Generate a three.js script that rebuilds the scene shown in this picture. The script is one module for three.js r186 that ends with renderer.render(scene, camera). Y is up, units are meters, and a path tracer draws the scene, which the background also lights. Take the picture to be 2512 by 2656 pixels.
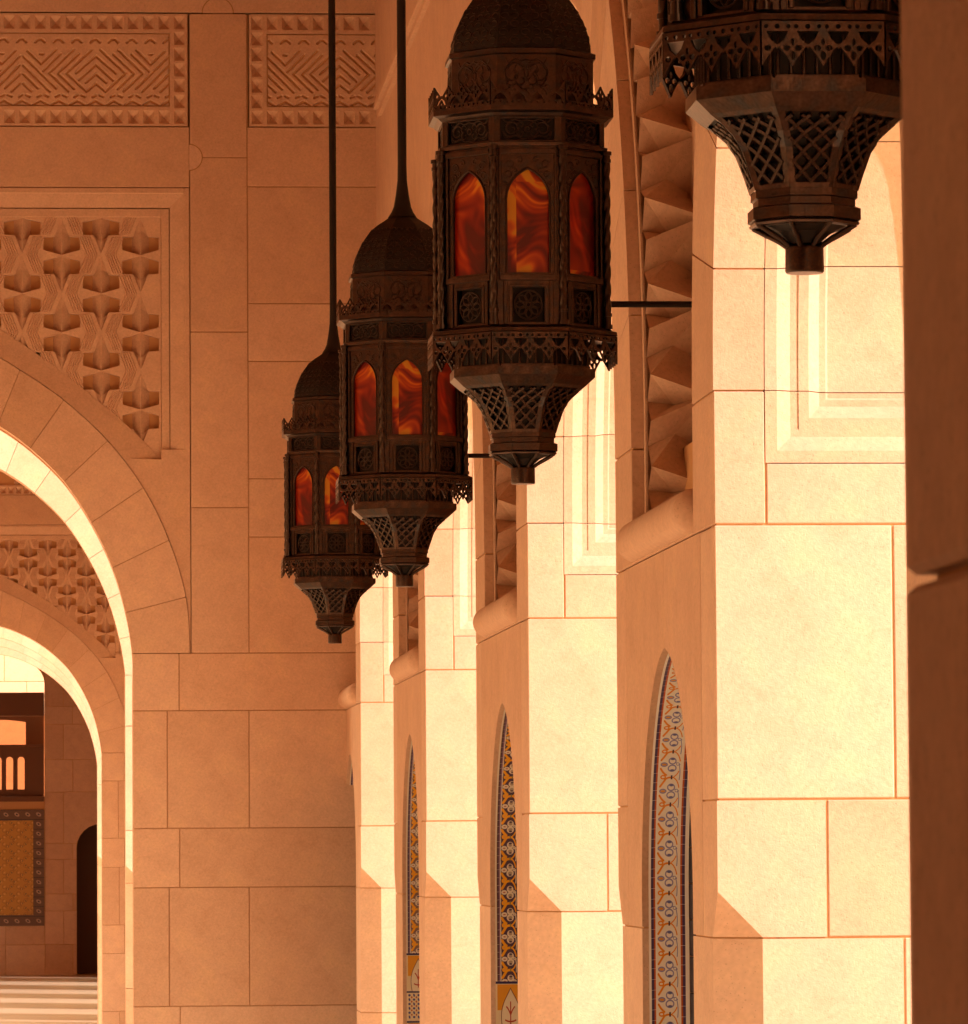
import * as THREE from 'three';
import { mergeGeometries } from 'three/addons/utils/BufferGeometryUtils.js';
import { ConvexGeometry } from 'three/addons/geometries/ConvexGeometry.js';
import { ImprovedNoise } from 'three/addons/math/ImprovedNoise.js';

// ------------------------------------------------------------------ camera, sky, sun, exposure
const EYE = 2.7;                                   // the photographer stands on raised steps; the floor is y = 0
const scene = new THREE.Scene();
const camera = new THREE.PerspectiveCamera(11.0, 968 / 1024, 0.3, 2000);
camera.position.set(0, EYE, 0);
camera.rotation.order = 'YXZ';
camera.rotation.set(0.0625, -0.0776, -0.0067);
camera.focus = 17;
camera.userData.fStop = 62;
scene.add(camera);

const renderer = new THREE.WebGLRenderer({ antialias: true });
renderer.toneMapping = THREE.LinearToneMapping;
renderer.toneMappingExposure = 2.52;
renderer.shadowMap.enabled = true;

const SUN = new THREE.Vector3(0.700, 0.545, 0.467).normalize();
const sun = new THREE.DirectionalLight(new THREE.Color().setRGB(1, 0.885, 0.865), 2.05);
sun.position.copy(SUN).multiplyScalar(90).add(new THREE.Vector3(0, 0, -45));
sun.target.position.set(0, 0, -45);
sun.castShadow = true; sun.shadow.radius = 1;
Object.assign(sun.shadow.camera, { left: -90, right: 90, top: 60, bottom: -60, near: 1, far: 260 });
sun.shadow.mapSize.set(4096, 4096);
scene.add(sun, sun.target);
{ // hazy warm desert sky
  const W = 64, H = 32, d = new Float32Array(W * H * 4);
  for (let y = 0; y < H; y++) for (let x = 0; x < W; x++) {
    const el = ((y + 0.5) / H - 0.5) * Math.PI, t = Math.max(0, Math.sin(el)), k = Math.pow(t, 0.5), i = (y * W + x) * 4;
    const c = [1.0 - 0.40 * k, 0.80 - 0.28 * k, 0.46 - 0.08 * k];
    for (let j = 0; j < 3; j++) d[i + j] = 2.35 * (el > 0 ? c[j] : [0.42, 0.31, 0.21][j]);
    d[i + 3] = 1;
  }
  const t = new THREE.DataTexture(d, W, H, THREE.RGBAFormat, THREE.FloatType);
  t.mapping = THREE.EquirectangularReflectionMapping; t.magFilter = t.minFilter = THREE.LinearFilter; t.needsUpdate = true;
  scene.background = t; scene.environment = t;
}

// ------------------------------------------------------------------ helpers
let seed = 7;
const rnd = () => { seed = (seed + 0x6d2b79f5) | 0; let t = Math.imul(seed ^ (seed >>> 15), 1 | seed); t = (t + Math.imul(t ^ (t >>> 7), 61 | t)) ^ t; return ((t ^ (t >>> 14)) >>> 0) / 4294967296; };
const V3 = (x, y, z) => new THREE.Vector3(x, y, z), V2 = (x, y) => new THREE.Vector2(x, y);
const used = new Map();
const numbered = (n) => { const k = used.get(n) ?? 0; used.set(n, k + 1); return k ? n + '_' + String(k).padStart(3, '0') : n; };
function tag(o, label, category, group, kind) {
  Object.assign(o.userData, label && { label }, category && { category }, group && { group }, kind && { kind });
  return o;
}
function thing(name, at, label, category, group) {
  const o = new THREE.Group(); o.name = numbered(name); o.position.set(...at); scene.add(o);
  return tag(o, label, category, group);
}
function mk(name, geo, mat, parent) {
  if (/^(stone_block|voussoir|niche_surround_stone|panel_stone)$/.test(name) && geo.attributes.uv) { const a = geo.attributes.uv.array, du = rnd(), dv = rnd(); for (let i = 0; i < a.length; i += 2) { a[i] += du; a[i + 1] += dv; } } // no two stones show the same patch of grain
  const m = new THREE.Mesh(geo, mat); m.name = name; m.castShadow = m.receiveShadow = true; parent.add(m); return m;
}
function struct(name, geo, mat) { const m = mk(numbered(name), geo, mat, scene); m.userData.kind = 'structure'; return m; }
const flat = (g) => { const n = g.index ? g.toNonIndexed() : g; n.deleteAttribute('normal'); n.computeVertexNormals(); return n; };
function boxUV(g, s = 1) {                         // uv in metres, by the way each face points
  if (g.index) g = g.toNonIndexed();
  const p = g.attributes.position, uv = new Float32Array(p.count * 2), a = V3(), b = V3(), c = V3(), n = V3();
  for (let i = 0; i < p.count; i += 3) {
    a.fromBufferAttribute(p, i); b.fromBufferAttribute(p, i + 1); c.fromBufferAttribute(p, i + 2);
    n.copy(b).sub(a).cross(c.clone().sub(a));
    const ax = Math.abs(n.x), ay = Math.abs(n.y), az = Math.abs(n.z);
    [a, b, c].forEach((q, k) => {
      const u = ax > ay && ax > az ? [q.z, q.y] : ay > az ? [q.x, q.z] : [q.x, q.y];
      uv[(i + k) * 2] = u[0] * s; uv[(i + k) * 2 + 1] = u[1] * s;
    });
  }
  g.setAttribute('uv', new THREE.BufferAttribute(uv, 2));
  return g;
}
const clean = (g) => { for (const k of Object.keys(g.attributes)) if (!['position', 'normal', 'uv'].includes(k)) g.deleteAttribute(k); return g; };
const merge = (list) => mergeGeometries(list.map((g) => clean(g.index ? g.toNonIndexed() : g)));
// a box with small chamfers
function boxG(x0, x1, y0, y1, z0, z1, b = 0.003) {
  b = Math.min(b, (x1 - x0) * 0.3, (y1 - y0) * 0.3, (z1 - z0) * 0.3);
  const P = [], lo = [x0, y0, z0], hi = [x1, y1, z1], pt = (sx, sy, sz, ax) => { // corner's point on the face across axis ax
    const s = [sx, sy, sz]; return s.map((v, i) => (v > 0 ? hi[i] : lo[i]) - (i === ax ? 0 : v * b));
  };
  const tri = (a, b2, c, n) => { const u = V3(...b2).sub(V3(...a)).cross(V3(...c).sub(V3(...a))); u.dot(n) >= 0 ? P.push(...a, ...b2, ...c) : P.push(...a, ...c, ...b2); };
  const quad = (a, b2, c, d, n) => { tri(a, b2, c, n); tri(a, c, d, n); };
  for (let ax = 0; ax < 3; ax++) for (const s of [-1, 1]) {
    const q = [[-1, -1], [1, -1], [1, 1], [-1, 1]].map(([u, v]) => { const c = [0, 0, 0]; c[ax] = s; c[(ax + 1) % 3] = u; c[(ax + 2) % 3] = v; return pt(...c, ax); });
    const n = V3(); n.setComponent(ax, s); quad(...q, n);
  }
  for (let ax = 0; ax < 3; ax++) { const i = (ax + 1) % 3, j = (ax + 2) % 3;
    for (const si of [-1, 1]) for (const sj of [-1, 1]) {
      const c = (t) => { const r = [0, 0, 0]; r[ax] = t; r[i] = si; r[j] = sj; return r; };
      const n = V3(); n.setComponent(i, si); n.setComponent(j, sj);
      quad(pt(...c(-1), i), pt(...c(1), i), pt(...c(1), j), pt(...c(-1), j), n);
    } }
  for (const sx of [-1, 1]) for (const sy of [-1, 1]) for (const sz of [-1, 1]) tri(pt(sx, sy, sz, 0), pt(sx, sy, sz, 1), pt(sx, sy, sz, 2), V3(sx, sy, sz));
  const g = new THREE.BufferGeometry(); g.setAttribute('position', new THREE.Float32BufferAttribute(P, 3)); g.computeVertexNormals();
  return boxUV(g);
}
const rawBox = (x0, x1, y0, y1, z0, z1) => boxUV(flat(new THREE.BoxGeometry(x1 - x0, y1 - y0, z1 - z0).translate((x0 + x1) / 2, (y0 + y1) / 2, (z0 + z1) / 2)));
const hull = (pts) => boxUV(flat(new ConvexGeometry(pts)));
function triG(list) { // list of [a, b, c] triangles
  const g = new THREE.BufferGeometry(); g.setAttribute('position', new THREE.Float32BufferAttribute(list.flat(2), 3)); g.computeVertexNormals(); return boxUV(g);
}
// outline in (z, y), extruded along x from x0 to x1
function extrudeX(shape, x0, x1, seg = 12) {
  const g = new THREE.ExtrudeGeometry(shape, { depth: x1 - x0, bevelEnabled: false, curveSegments: seg });
  const p = g.attributes.position.array, q = new Float32Array(p.length);
  for (let i = 0; i < p.length; i += 9) for (let k = 0; k < 3; k++) { const s = i + [0, 2, 1][k] * 3, t = i + k * 3; q[t] = x0 + p[s + 2]; q[t + 1] = p[s + 1]; q[t + 2] = p[s]; }
  const r = new THREE.BufferGeometry(); r.setAttribute('position', new THREE.BufferAttribute(q, 3)); r.computeVertexNormals();
  return boxUV(r);
}
// outline in (x, y), extruded along z from z0 to z1
function extrudeZ(shape, z0, z1, seg = 12) {
  return boxUV(flat(new THREE.ExtrudeGeometry(shape, { depth: z1 - z0, bevelEnabled: false, curveSegments: seg }).translate(0, 0, z0)));
}
const poly = (pts) => new THREE.Shape(pts.map(([a, b]) => V2(a, b)));
const hole = (pts) => new THREE.Path(pts.map(([a, b]) => V2(a, b)));
const mapN = (n, f) => Array.from({ length: n }, (_, i) => f(i));

// ------------------------------------------------------------------ materials
const noise = new ImprovedNoise();
function tex(size, f, srgb) {
  const d = new Uint8Array(size * size * 4);
  for (let y = 0; y < size; y++) for (let x = 0; x < size; x++) { const c = f(x / size, y / size), i = (y * size + x) * 4; d[i] = c[0]; d[i + 1] = c[1]; d[i + 2] = c[2]; d[i + 3] = 255; }
  const t = new THREE.DataTexture(d, size, size); t.wrapS = t.wrapT = THREE.RepeatWrapping; t.magFilter = THREE.LinearFilter; t.minFilter = THREE.LinearMipmapLinearFilter;
  if (srgb) t.colorSpace = THREE.SRGBColorSpace; t.needsUpdate = true; return t;
}
// noise that repeats after one unit
function ring(u, v, s, z) {
  const n = (a, b) => noise.noise(a * s + 31.7 + z, b * s + 11.3, z * 3.1 + 0.5), w = [(1 - u) * (1 - v), u * (1 - v), (1 - u) * v, u * v];
  return (w[0] * n(u, v) + w[1] * n(u - 1, v) + w[2] * n(u, v - 1) + w[3] * n(u - 1, v - 1)) / Math.sqrt(w[0] ** 2 + w[1] ** 2 + w[2] ** 2 + w[3] ** 2);
}
const grainMap = tex(512, (u, v) => {              // dressed sandstone: soft clouds, faint veins and specks
  const big = ring(u, v, 7, 0) + 0.6 * ring(u, v, 17, 4), fine = ring(u, v, 90, 8), vein = Math.pow(Math.max(0, 1 - Math.abs(ring(u, v, 5, 21) + 0.3 * ring(u, v, 14, 5)) * 9), 3);
  const k = 235 + 7 * big + 11 * fine - 4 * vein, speck = rnd() < 0.012 ? -24 : rnd() < 0.004 ? -48 : 0;
  return [k + speck + 3, k + speck - 2 * vein + 2 * big, k + speck - 4 * vein - 5 * Math.abs(big)].map((x) => Math.max(0, Math.min(255, x)));
}, true);
const pitMap = tex(512, (u, v) => { const k = 128 + 60 * ring(u, v, 70, 2) + 70 * ring(u, v, 160, 6) + 30 * ring(u, v, 16, 12); const x = Math.max(0, Math.min(255, k)); return [x, x, x]; });
grainMap.repeat.set(0.9, 0.9); pitMap.repeat.set(1.6, 1.6);
const STONE = [0.815, 0.543, 0.385];
const stoneOf = (k, warm, bump = 0.0012) => new THREE.MeshStandardMaterial({
  color: new THREE.Color().setRGB(STONE[0] * k, STONE[1] * k * warm, STONE[2] * k * warm * warm), roughness: 0.88, metalness: 0, map: grainMap, bumpMap: pitMap, bumpScale: bump });
const stones = [[1, 1], [0.95, 0.975], [1.035, 1.02], [0.985, 1.01], [0.92, 0.965], [1.0, 0.98]].map(([k, w]) => stoneOf(k, w));
const anyStone = () => stones[Math.floor(rnd() * stones.length)];
const carved = stoneOf(0.985, 0.99, 0.0015);
const joint = new THREE.MeshStandardMaterial({ color: new THREE.Color().setRGB(0.66, 0.36, 0.17), roughness: 0.95 });
const mortar = new THREE.MeshStandardMaterial({ color: new THREE.Color().setRGB(0.42, 0.21, 0.09), roughness: 0.95 });
const mortarBed = new THREE.MeshStandardMaterial({ color: new THREE.Color().setRGB(0.50, 0.27, 0.13), roughness: 0.95 });
const plaster = stoneOf(1.0, 1.0, 0.001);
const patinaMap = tex(512, (u, v) => { const b = ring(u, v, 9, 3), c = ring(u, v, 40, 15), k = Math.max(0.5, Math.min(1, 0.8 + 0.2 * b + 0.12 * c)); return [255 * k, 250 * k + 5 * Math.max(0, -b) * 10, 245 * k + 9 * Math.max(0, -b) * 10].map((x) => Math.min(255, x)); }, true);
patinaMap.repeat.set(4, 4);
const bronze = new THREE.MeshStandardMaterial({ color: new THREE.Color().setRGB(0.125, 0.078, 0.06), metalness: 0.9, roughness: 0.30, map: patinaMap, bumpMap: pitMap, bumpScale: 0.0005 });
const darkBronze = new THREE.MeshStandardMaterial({ color: new THREE.Color().setRGB(0.016, 0.009, 0.006), metalness: 0.4, roughness: 0.6 });
const glassMap = tex(512, (u, v) => {
  const wx = 0.9 * noise.noise(u * 2.2 + 3, v * 1.6 + 1, 0.3), wy = 0.9 * noise.noise(u * 1.8 + 11, v * 2.1 + 5, 2.7);
  const s = noise.noise(u * 1.2 + wx * 1.5 + 7, v * 4.2 + wy * 2.4 + 2, 1.5), fineS = noise.noise(u * 2 + wx * 4, v * 15 + wy * 9, 6.1);
  const t = Math.max(0, Math.min(1, 0.52 + 1.0 * s + 0.45 * fineS));
  return [105 + 150 * Math.min(1, t * 1.2), 14 + 160 * Math.pow(t, 1.7), 1 + 34 * Math.pow(t, 3)];
}, true);
const glass = new THREE.MeshPhysicalMaterial({ map: glassMap, color: 0xffffff, transmission: 0.4, thickness: 0, roughness: 0.35, ior: 1.45, side: THREE.DoubleSide });
function canvasTex(w, h, draw, repeat = true) {
  const c = document.createElement('canvas'); c.width = w; c.height = h; draw(c.getContext('2d'), w, h);
  const t = new THREE.CanvasTexture(c); t.colorSpace = THREE.SRGBColorSpace; t.magFilter = THREE.LinearFilter; if (repeat) t.wrapS = t.wrapT = THREE.RepeatWrapping; return t;
}
// one repeat of the mosaic border; x runs into the niche, y along it
function borderTile(P) {
  return canvasTex(400, 256, (g, w, h) => {
    const band = (a, b, c) => { g.fillStyle = c; g.fillRect(a * w, 0, (b - a) * w, h); };
    band(0, 1, P.ground); band(0, 0.055, P.white); band(0.06, 0.125, P.navy); band(0.125, 0.165, P.red); band(0.165, 0.2, P.white);
    if (!P.plain) { band(0.2, 0.79, P.field); }
    band(0.79, 0.835, P.red); band(0.835, 0.905, P.navy); band(0.905, 1, P.white);
    g.lineCap = g.lineJoin = 'round';
    const line = (pts, c, lw) => { g.strokeStyle = c; g.lineWidth = lw * (P.bold ?? 1); g.beginPath(); pts.forEach(([x, y], i) => (i ? (pts.length === 3 ? 0 : g.lineTo(x * w, y * h)) : g.moveTo(x * w, y * h))); if (pts.length === 3) g.quadraticCurveTo(pts[1][0] * w, pts[1][1] * h, pts[2][0] * w, pts[2][1] * h); g.stroke(); };
    const loop = (x, y, rx, ry, a, c, lw, fill) => { g.beginPath(); g.ellipse(x * w, y * h, rx * w, ry * h, a, 0, 7); if (fill) { g.fillStyle = fill; g.fill(); } if (c) { g.strokeStyle = c; g.lineWidth = lw * (P.bold ?? 1); g.stroke(); } };
    if (P.shade) { loop(0.24, 0.5, 0.05, 0.12, 0, null, 0, P.navy); loop(0.74, 0.36, 0.05, 0.13, 0, null, 0, P.navy); loop(0.42, 0.98, 0.07, 0.07, 0, null, 0, P.navy); loop(0.42, 0.02, 0.07, 0.07, 0, null, 0, P.navy); }
    for (const o of [-1, 0, 1]) {
      const Y = (y) => y + o;
      line([[0.235, Y(0.17)], [0.30, Y(0.30)], [0.36, Y(0.44)]], P.branch, 19); line([[0.36, Y(0.44)], [0.42, Y(0.53)], [0.53, Y(0.5)]], P.branch, 16);
      line([[0.23, Y(0.84)], [0.29, Y(0.68)], [0.37, Y(0.60)]], P.branch, 19); loop(0.30, Y(0.52), 0.055, 0.06, 0, P.branch, 13, P.loopFill);
      line([[0.53, Y(0.52)], [0.66, Y(0.45)], [0.70, Y(0.14)]], P.branch, 11); line([[0.57, Y(0.54)], [0.64, Y(0.6)], [0.68, Y(0.74)]], P.branch, 10);
      line([[0.68, Y(1.0)], [0.73, Y(0.72)], [0.70, Y(0.42)]], P.loop, 8); line([[0.70, Y(1.0)], [0.66, Y(1.1)], [0.52, Y(1.05)]], P.loop, 8);
      loop(0.51, Y(0.86), 0.095, 0.115, 0.1, P.loop, 12, P.loopFill); loop(0.51, Y(1.14), 0.085, 0.115, -0.1, P.loop, 12, P.loopFill);
      loop(0.515, Y(0.78), 0.055, 0.04, 0, null, 0, P.dot); loop(0.515, Y(1.22), 0.055, 0.045, 0, null, 0, P.dot);
      loop(0.31, Y(1.0), 0.075, 0.065, 0, P.loop, 12, P.bud); loop(0.645, Y(1.02), 0.035, 0.05, 0, P.loop, 6, P.loopFill);
      g.fillStyle = P.knot; g.fillRect(0.49 * w, Y(0.44) * h, 0.04 * w, 0.15 * h);
    }
    g.strokeStyle = P.white; g.lineWidth = 2.5; // joints between the cut tiles
    for (const y of [0.02, 0.31, 0.66]) { g.beginPath(); g.moveTo(0.06 * w, y * h); g.lineTo(0.165 * w, y * h + 3); g.moveTo(0.79 * w, (y + 0.12) * h); g.lineTo(0.905 * w, (y + 0.12) * h); g.stroke(); }
  });
}
const tileMat = (t) => new THREE.MeshStandardMaterial({ map: t, roughness: 0.3, bumpMap: pitMap, bumpScale: 0.0004 });
const creamTile = tileMat(borderTile({ ground: '#fdf6ea', white: '#fffaf2', navy: '#4c3c66', red: '#c9601c', field: '#fdf6ea', branch: '#ee9418', loop: '#9796c4', loopFill: '#fdf6ea', dot: '#666ca8', bud: '#eba53a', knot: '#4a2a3a', plain: true }));
const goldTile = tileMat(borderTile({ ground: '#e9a92c', white: '#e6dccb', navy: '#57384a', red: '#8d6a8a', field: '#523a56', branch: '#f8ae1c', loop: '#eadcc8', loopFill: '#b9a48f', dot: '#5c4658', bold: 1.75, bud: '#b8551f', knot: '#8a8a4a', shade: true }));
const paleGoldTile = tileMat(borderTile({ ground: '#eba52a', white: '#e3d8c6', navy: '#54405e', red: '#8c7292', field: '#8a6a5c', branch: '#f6ac20', loop: '#e2d6c4', loopFill: '#c2ae98', bold: 1.75, dot: '#57507c', bud: '#bf6426', knot: '#8f8a50', shade: true }));
const vaseTile = tileMat(canvasTex(256, 512, (g, w, h) => {
  g.fillStyle = '#e9d6b4'; g.fillRect(0, 0, w, h); g.fillStyle = '#2f2860'; g.fillRect(0, 0, w, 14); g.fillRect(0, h * 0.56, w, 12);
  g.fillStyle = '#e7a02a'; g.fillRect(14, 18, w - 28, h * 0.3);
  g.fillStyle = '#efe0c6'; g.strokeStyle = '#7c4a3a'; g.lineWidth = 6; g.beginPath(); g.moveTo(60, h * 0.56); g.bezierCurveTo(20, h * 0.3, 90, h * 0.2, 128, h * 0.08); g.bezierCurveTo(170, h * 0.2, 240, h * 0.3, 196, h * 0.56); g.fill(); g.stroke();
  g.strokeStyle = '#b43d22'; g.lineWidth = 9; for (const [a, b, c, d] of [[128, 260, 128, 120], [128, 200, 90, 150], [128, 200, 166, 150], [128, 240, 80, 230], [128, 240, 176, 230]]) { g.beginPath(); g.moveTo(a, b); g.quadraticCurveTo((a + c) / 2, d + 10, c, d); g.stroke(); }
  g.fillStyle = '#4b4a8c'; for (let y = 0; y < 6; y++) for (let x = 0; x < 5; x++) { g.beginPath(); g.ellipse(30 + x * 50, h * 0.62 + y * 33, 13, 9, (x + y) % 2, 0, 7); g.fill(); }
  g.fillStyle = '#b9552a'; for (let y = 0; y < 5; y++) for (let x = 0; x < 4; x++) { g.beginPath(); g.ellipse(55 + x * 50, h * 0.65 + y * 33, 8, 8, 0, 0, 7); g.fill(); }
}));
const navyTile = new THREE.MeshStandardMaterial({ color: new THREE.Color().setRGB(0.018, 0.012, 0.026), roughness: 0.65 });
const timber = new THREE.MeshStandardMaterial({ color: new THREE.Color().setRGB(0.30, 0.10, 0.025), roughness: 0.7 });
const wood = new THREE.MeshStandardMaterial({ color: new THREE.Color().setRGB(0.16, 0.06, 0.025), roughness: 0.6 });

// ------------------------------------------------------------------ the arcade's pier: local x runs out from the corridor face, y up, z towards the camera
const HALF = 1.3245, SPRING = EYE + 1.241, R_IN = 1.76, R_OUT = 2.26, ARC = 10.9 * Math.PI / 180, DEEP = 0.9, CH = 0.122, G = 0.0024;
const FACE = 1.758;                                // corridor face of the piers, metres right of the camera
const pierZ = (k) => 14.463 + 6 * k + HALF;
const arcPt = (r, th, s) => [s * (HALF + R_IN - r * Math.cos(th)), SPRING + r * Math.sin(th)];      // (z, y) on the arch on side s
const smooth01 = (a, b, x) => Math.max(0, Math.min(1, (x - a) / (b - a)));
function panelDepth(s) {
  if (s <= 0.033) return 0;
  let d = 0.024 * smooth01(0.033, 0.073, s) + 0.045 * smooth01(0.125, 0.160, s) + 0.007 * smooth01(0.178, 0.184, s);
  if (s > 0.0905 && s < 0.0965) d += 0.003;
  return d;
}
const PB = [0, 0.033, 0.073, 0.0895, 0.0905, 0.0965, 0.0975, 0.125, 0.160, 0.178, 0.184];

function buildPier(p) {
  const prof = (x0, x1, z0, z1, y0, y1, s, cham) => { // block at a corner with the corner cut
    const o = s * HALF, pts = [];
    for (const y of [y0 + G, y1 - G]) {
      const q = cham ? [[CH, o], [x1 - G, o], [x1 - G, s * z0], [x0, s * z0], [x0, o - s * CH]] : [[x0, o], [x1 - G, o], [x1 - G, s * z0], [x0, s * z0]];
      q.forEach(([x, z]) => pts.push(V3(x, y, z)));
    }
    return hull(pts);
  };
  const yc = [0, 0.553, 1.310, 1.683, 2.4405, 2.8187, 3.572];
  const xj = [0.30, 0.49, 0.30, 0.512, 0.302, 0.492];
  const niche = { c: 0.06, w: 0.68, r: 0.754, y: 2.53 };
  for (const s of [1, -1]) for (let c = 0; c < 6; c++) {
    const y0 = yc[c], y1 = yc[c + 1], edge = c < 4 ? (s > 0 ? 0.74 : 0.62) : (s > 0 ? 0.9875 : 1.0225);
    if (c < 4) mk('stone_block', prof(0, xj[c], edge, HALF, y0, y1, s, true), anyStone(), p);
    else if (c === 5) mk('stone_block', boxG(0, xj[c] - G, y0 + G, y1 - G, s > 0 ? edge + G : -HALF, s > 0 ? HALF : -edge - G), anyStone(), p);
    else { // the course with the chamfer stop
      const o = s * HALF, pts = [], yb = y0 + G, yt = y1 - G, x1 = xj[c] - G, z0 = s * (edge + G);
      pts.push(V3(0, yt, o), V3(x1, yt, o), V3(x1, yt, z0), V3(0, yt, z0), V3(x1, yb, o), V3(x1, yb, z0), V3(0, yb, z0), V3(0, 2.567, o), V3(CH, yb, o), V3(0, yb, o - s * CH));
      mk('stone_block', hull(pts), anyStone(), p);
    }
    mk('stone_block', boxG(xj[c] + G, DEEP, y0 + G, y1 - G, s > 0 ? 1.05 : -HALF, s > 0 ? HALF : -1.05), anyStone(), p);
  }
  // course under the arch springing, with the sill of the moulded panel
  mk('stone_block', boxG(0, 0.143 - G, 3.572 + G, SPRING - G, R_OUT * 0 + 0.8245, HALF), anyStone(), p);
  mk('stone_block', boxG(0.143 + G, DEEP - 0.143, 3.572 + G, 3.742 - G, 0.9, HALF), anyStone(), p);
  mk('stone_block', boxG(DEEP - 0.143 + G, DEEP, 3.572 + G, SPRING - G, 0.9, HALF), anyStone(), p);
  mk('stone_block', boxG(0, DEEP, 3.572 + G, SPRING - G, -HALF, -0.8245), anyStone(), p);
  // slab halves round the niche
  const thMax = Math.acos((niche.c - (niche.c + niche.w - niche.r)) / niche.r);
  const arcN = (s, n) => mapN(n + 1, (i) => { const th = thMax * i / n; return [niche.c + s * (niche.w - niche.r + niche.r * Math.cos(th)), niche.y + niche.r * Math.sin(th)]; });
  mk('niche_surround_stone', extrudeX(poly([[niche.c + G, 3.572 - G], [0.9875 - G, 3.572 - G], [0.9875 - G, 2.4405 + G], [0.74, 2.4405 + G], ...arcN(1, 20)]), 0, 0.024), anyStone(), p);
  mk('niche_surround_stone', extrudeX(poly([[niche.c - G, 3.572 - G], [-1.0225 + G, 3.572 - G], [-1.0225 + G, 2.4405 + G], [-0.62, 2.4405 + G], ...arcN(-1, 20)]), 0, 0.024), anyStone(), p);
  // tiled reveal of the niche: far and near jamb with the arch, swept along the outline
  const tilePath = (s) => [[niche.c + s * niche.w, 0.0], [niche.c + s * niche.w, 2.126], ...arcN(s, 28)].map(([z, y]) => [z - s * 0.004, y - 0.001]);
  for (const s of [-1, 1]) {
    const path = tilePath(s), P = [], U = [], Pv = [], Uv = []; let len = 0;
    for (let i = 0; i + 1 < path.length; i++) {
      const a = path[i], b = path[i + 1], d = Math.hypot(b[0] - a[0], b[1] - a[1]), v0 = -len / 0.0935, v1 = -(len + d) / 0.0935, X = [0.02, 0.145];
      const q = [[X[0], a[1], a[0]], [X[1], a[1], a[0]], [X[1], b[1], b[0]], [X[0], b[1], b[0]]];
      const T = i ? P : Pv, W = i ? U : Uv;
      T.push(...q[0], ...q[1], ...q[2], ...q[0], ...q[2], ...q[3]);
      if (i) W.push(0, v0, 1, v0, 1, v1, 0, v0, 1, v1, 0, v1); else { const k = d / 0.36; W.push(0, 1 - k, 1, 1 - k, 1, 1, 0, 1 - k, 1, 1, 0, 1); }
      len = i ? len + d : 0;
    }
    for (const [n, pp, uu, m] of [['tile_border', P, U, creamTile], ['tile_panel', Pv, Uv, vaseTile]]) {
      const g = new THREE.BufferGeometry(); g.setAttribute('position', new THREE.Float32BufferAttribute(pp, 3)); g.setAttribute('uv', new THREE.Float32BufferAttribute(uu, 2)); g.computeVertexNormals();
      mk(n, g, m, p);
    }
  }
  for (let i = 0; i < 30; i++) mk('niche_tile', boxG(0.147, 0.155, i * 0.112 + 0.0015, (i + 1) * 0.112 - 0.0015, -0.622, 0.742, 0.001), navyTile, p);
  // arch rings: near side moulded, far side plain
  const wedge = (x0, x1, s, t0, t1, r0, r1) => { const e0 = t0 + G / R_IN, e1 = t1 - G / R_IN, A = mapN(5, (i) => arcPt(r0, e0 + (e1 - e0) * i / 4, s)), B = mapN(5, (i) => arcPt(r1, e1 + (e0 - e1) * i / 4, s)); return extrudeX(poly([...A, ...B]), x0, x1); };
  for (let i = 0; i < 8; i++) {
    const t0 = i * ARC, t1 = Math.min((i + 1) * ARC, Math.acos((R_IN - 1.6755) / R_IN));
    mk('voussoir', wedge(0, 0.143 - G, 1, t0, t1, R_IN, R_OUT), anyStone(), p);
    mk('voussoir', wedge(0.143 + G, DEEP - 0.143 - G, 1, t0, t1, i < 6 ? R_IN + 0.13 : R_IN, R_OUT), anyStone(), p);
    mk('voussoir', wedge(DEEP - 0.143 + G, DEEP, 1, t0, t1, R_IN, R_OUT), anyStone(), p);
    mk('voussoir', wedge(0, DEEP, -1, t0, t1, R_IN, R_OUT), anyStone(), p).userData.far = true;
  }
  // the moulded panel in the reveal, one piece per stone
  const XB = [...PB, ...PB.slice().reverse().map((s) => (DEEP - 0.286) - s)], TEND = 0.199 + R_IN * ARC * 6;
  const at = (x, t) => {
    const d = panelDepth(Math.min(x, (DEEP - 0.286) - x, t, TEND - t));
    if (t <= 0.199) return [0.143 + x, 3.742 + t, HALF - d];
    const [z, y] = arcPt(R_IN + d, (t - 0.199) / R_IN, 1); return [0.143 + x, y, z];
  };
  const ranges = [[0, 0.199], ...mapN(6, (i) => [0.199 + R_IN * ARC * i, 0.199 + R_IN * ARC * (i + 1)])];
  ranges.forEach(([a, b], k) => {
    let T = k === 0 ? PB.filter((t) => t < 0.19).concat([b - 0.001]) : k === 6 ? [a + 0.0015, ...PB.slice().reverse().map((s) => TEND - s).filter((t) => t > a + 0.01)] : mapN(5, (i) => a + 0.0015 + (b - a - 0.0025) * i / 4);
    const tris = [];
    for (let j = 0; j + 1 < T.length; j++) for (let i = 0; i + 1 < XB.length; i++) {
      const A = at(XB[i] + 1e-5, T[j]), B = at(XB[i + 1] - 1e-5, T[j]), C = at(XB[i + 1] - 1e-5, T[j + 1]), D = at(XB[i] + 1e-5, T[j + 1]);
      ((i < XB.length / 2) === (k !== 6)) ? tris.push([A, B, C], [A, C, D]) : tris.push([A, B, D], [B, C, D]);
    }
    mk('panel_stone', triG(tris), anyStone(), p);
  });
  // carved facets on the outer flank of the far ring
  const P = 0.276, start = 3.60, straight = SPRING - start, total = straight + R_OUT * 1.05, tris = [];
  const onFlank = (u, v, h) => { // v up from the sill
    const x = 0.048 + u * 0.185;
    if (v <= straight) return [x, start + v, -(HALF - 0.5) + 0.004 + h];
    const [z, y] = arcPt(R_OUT + 0.004 + h, (v - straight) / R_OUT, -1); return [x, y, z];
  };
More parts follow.
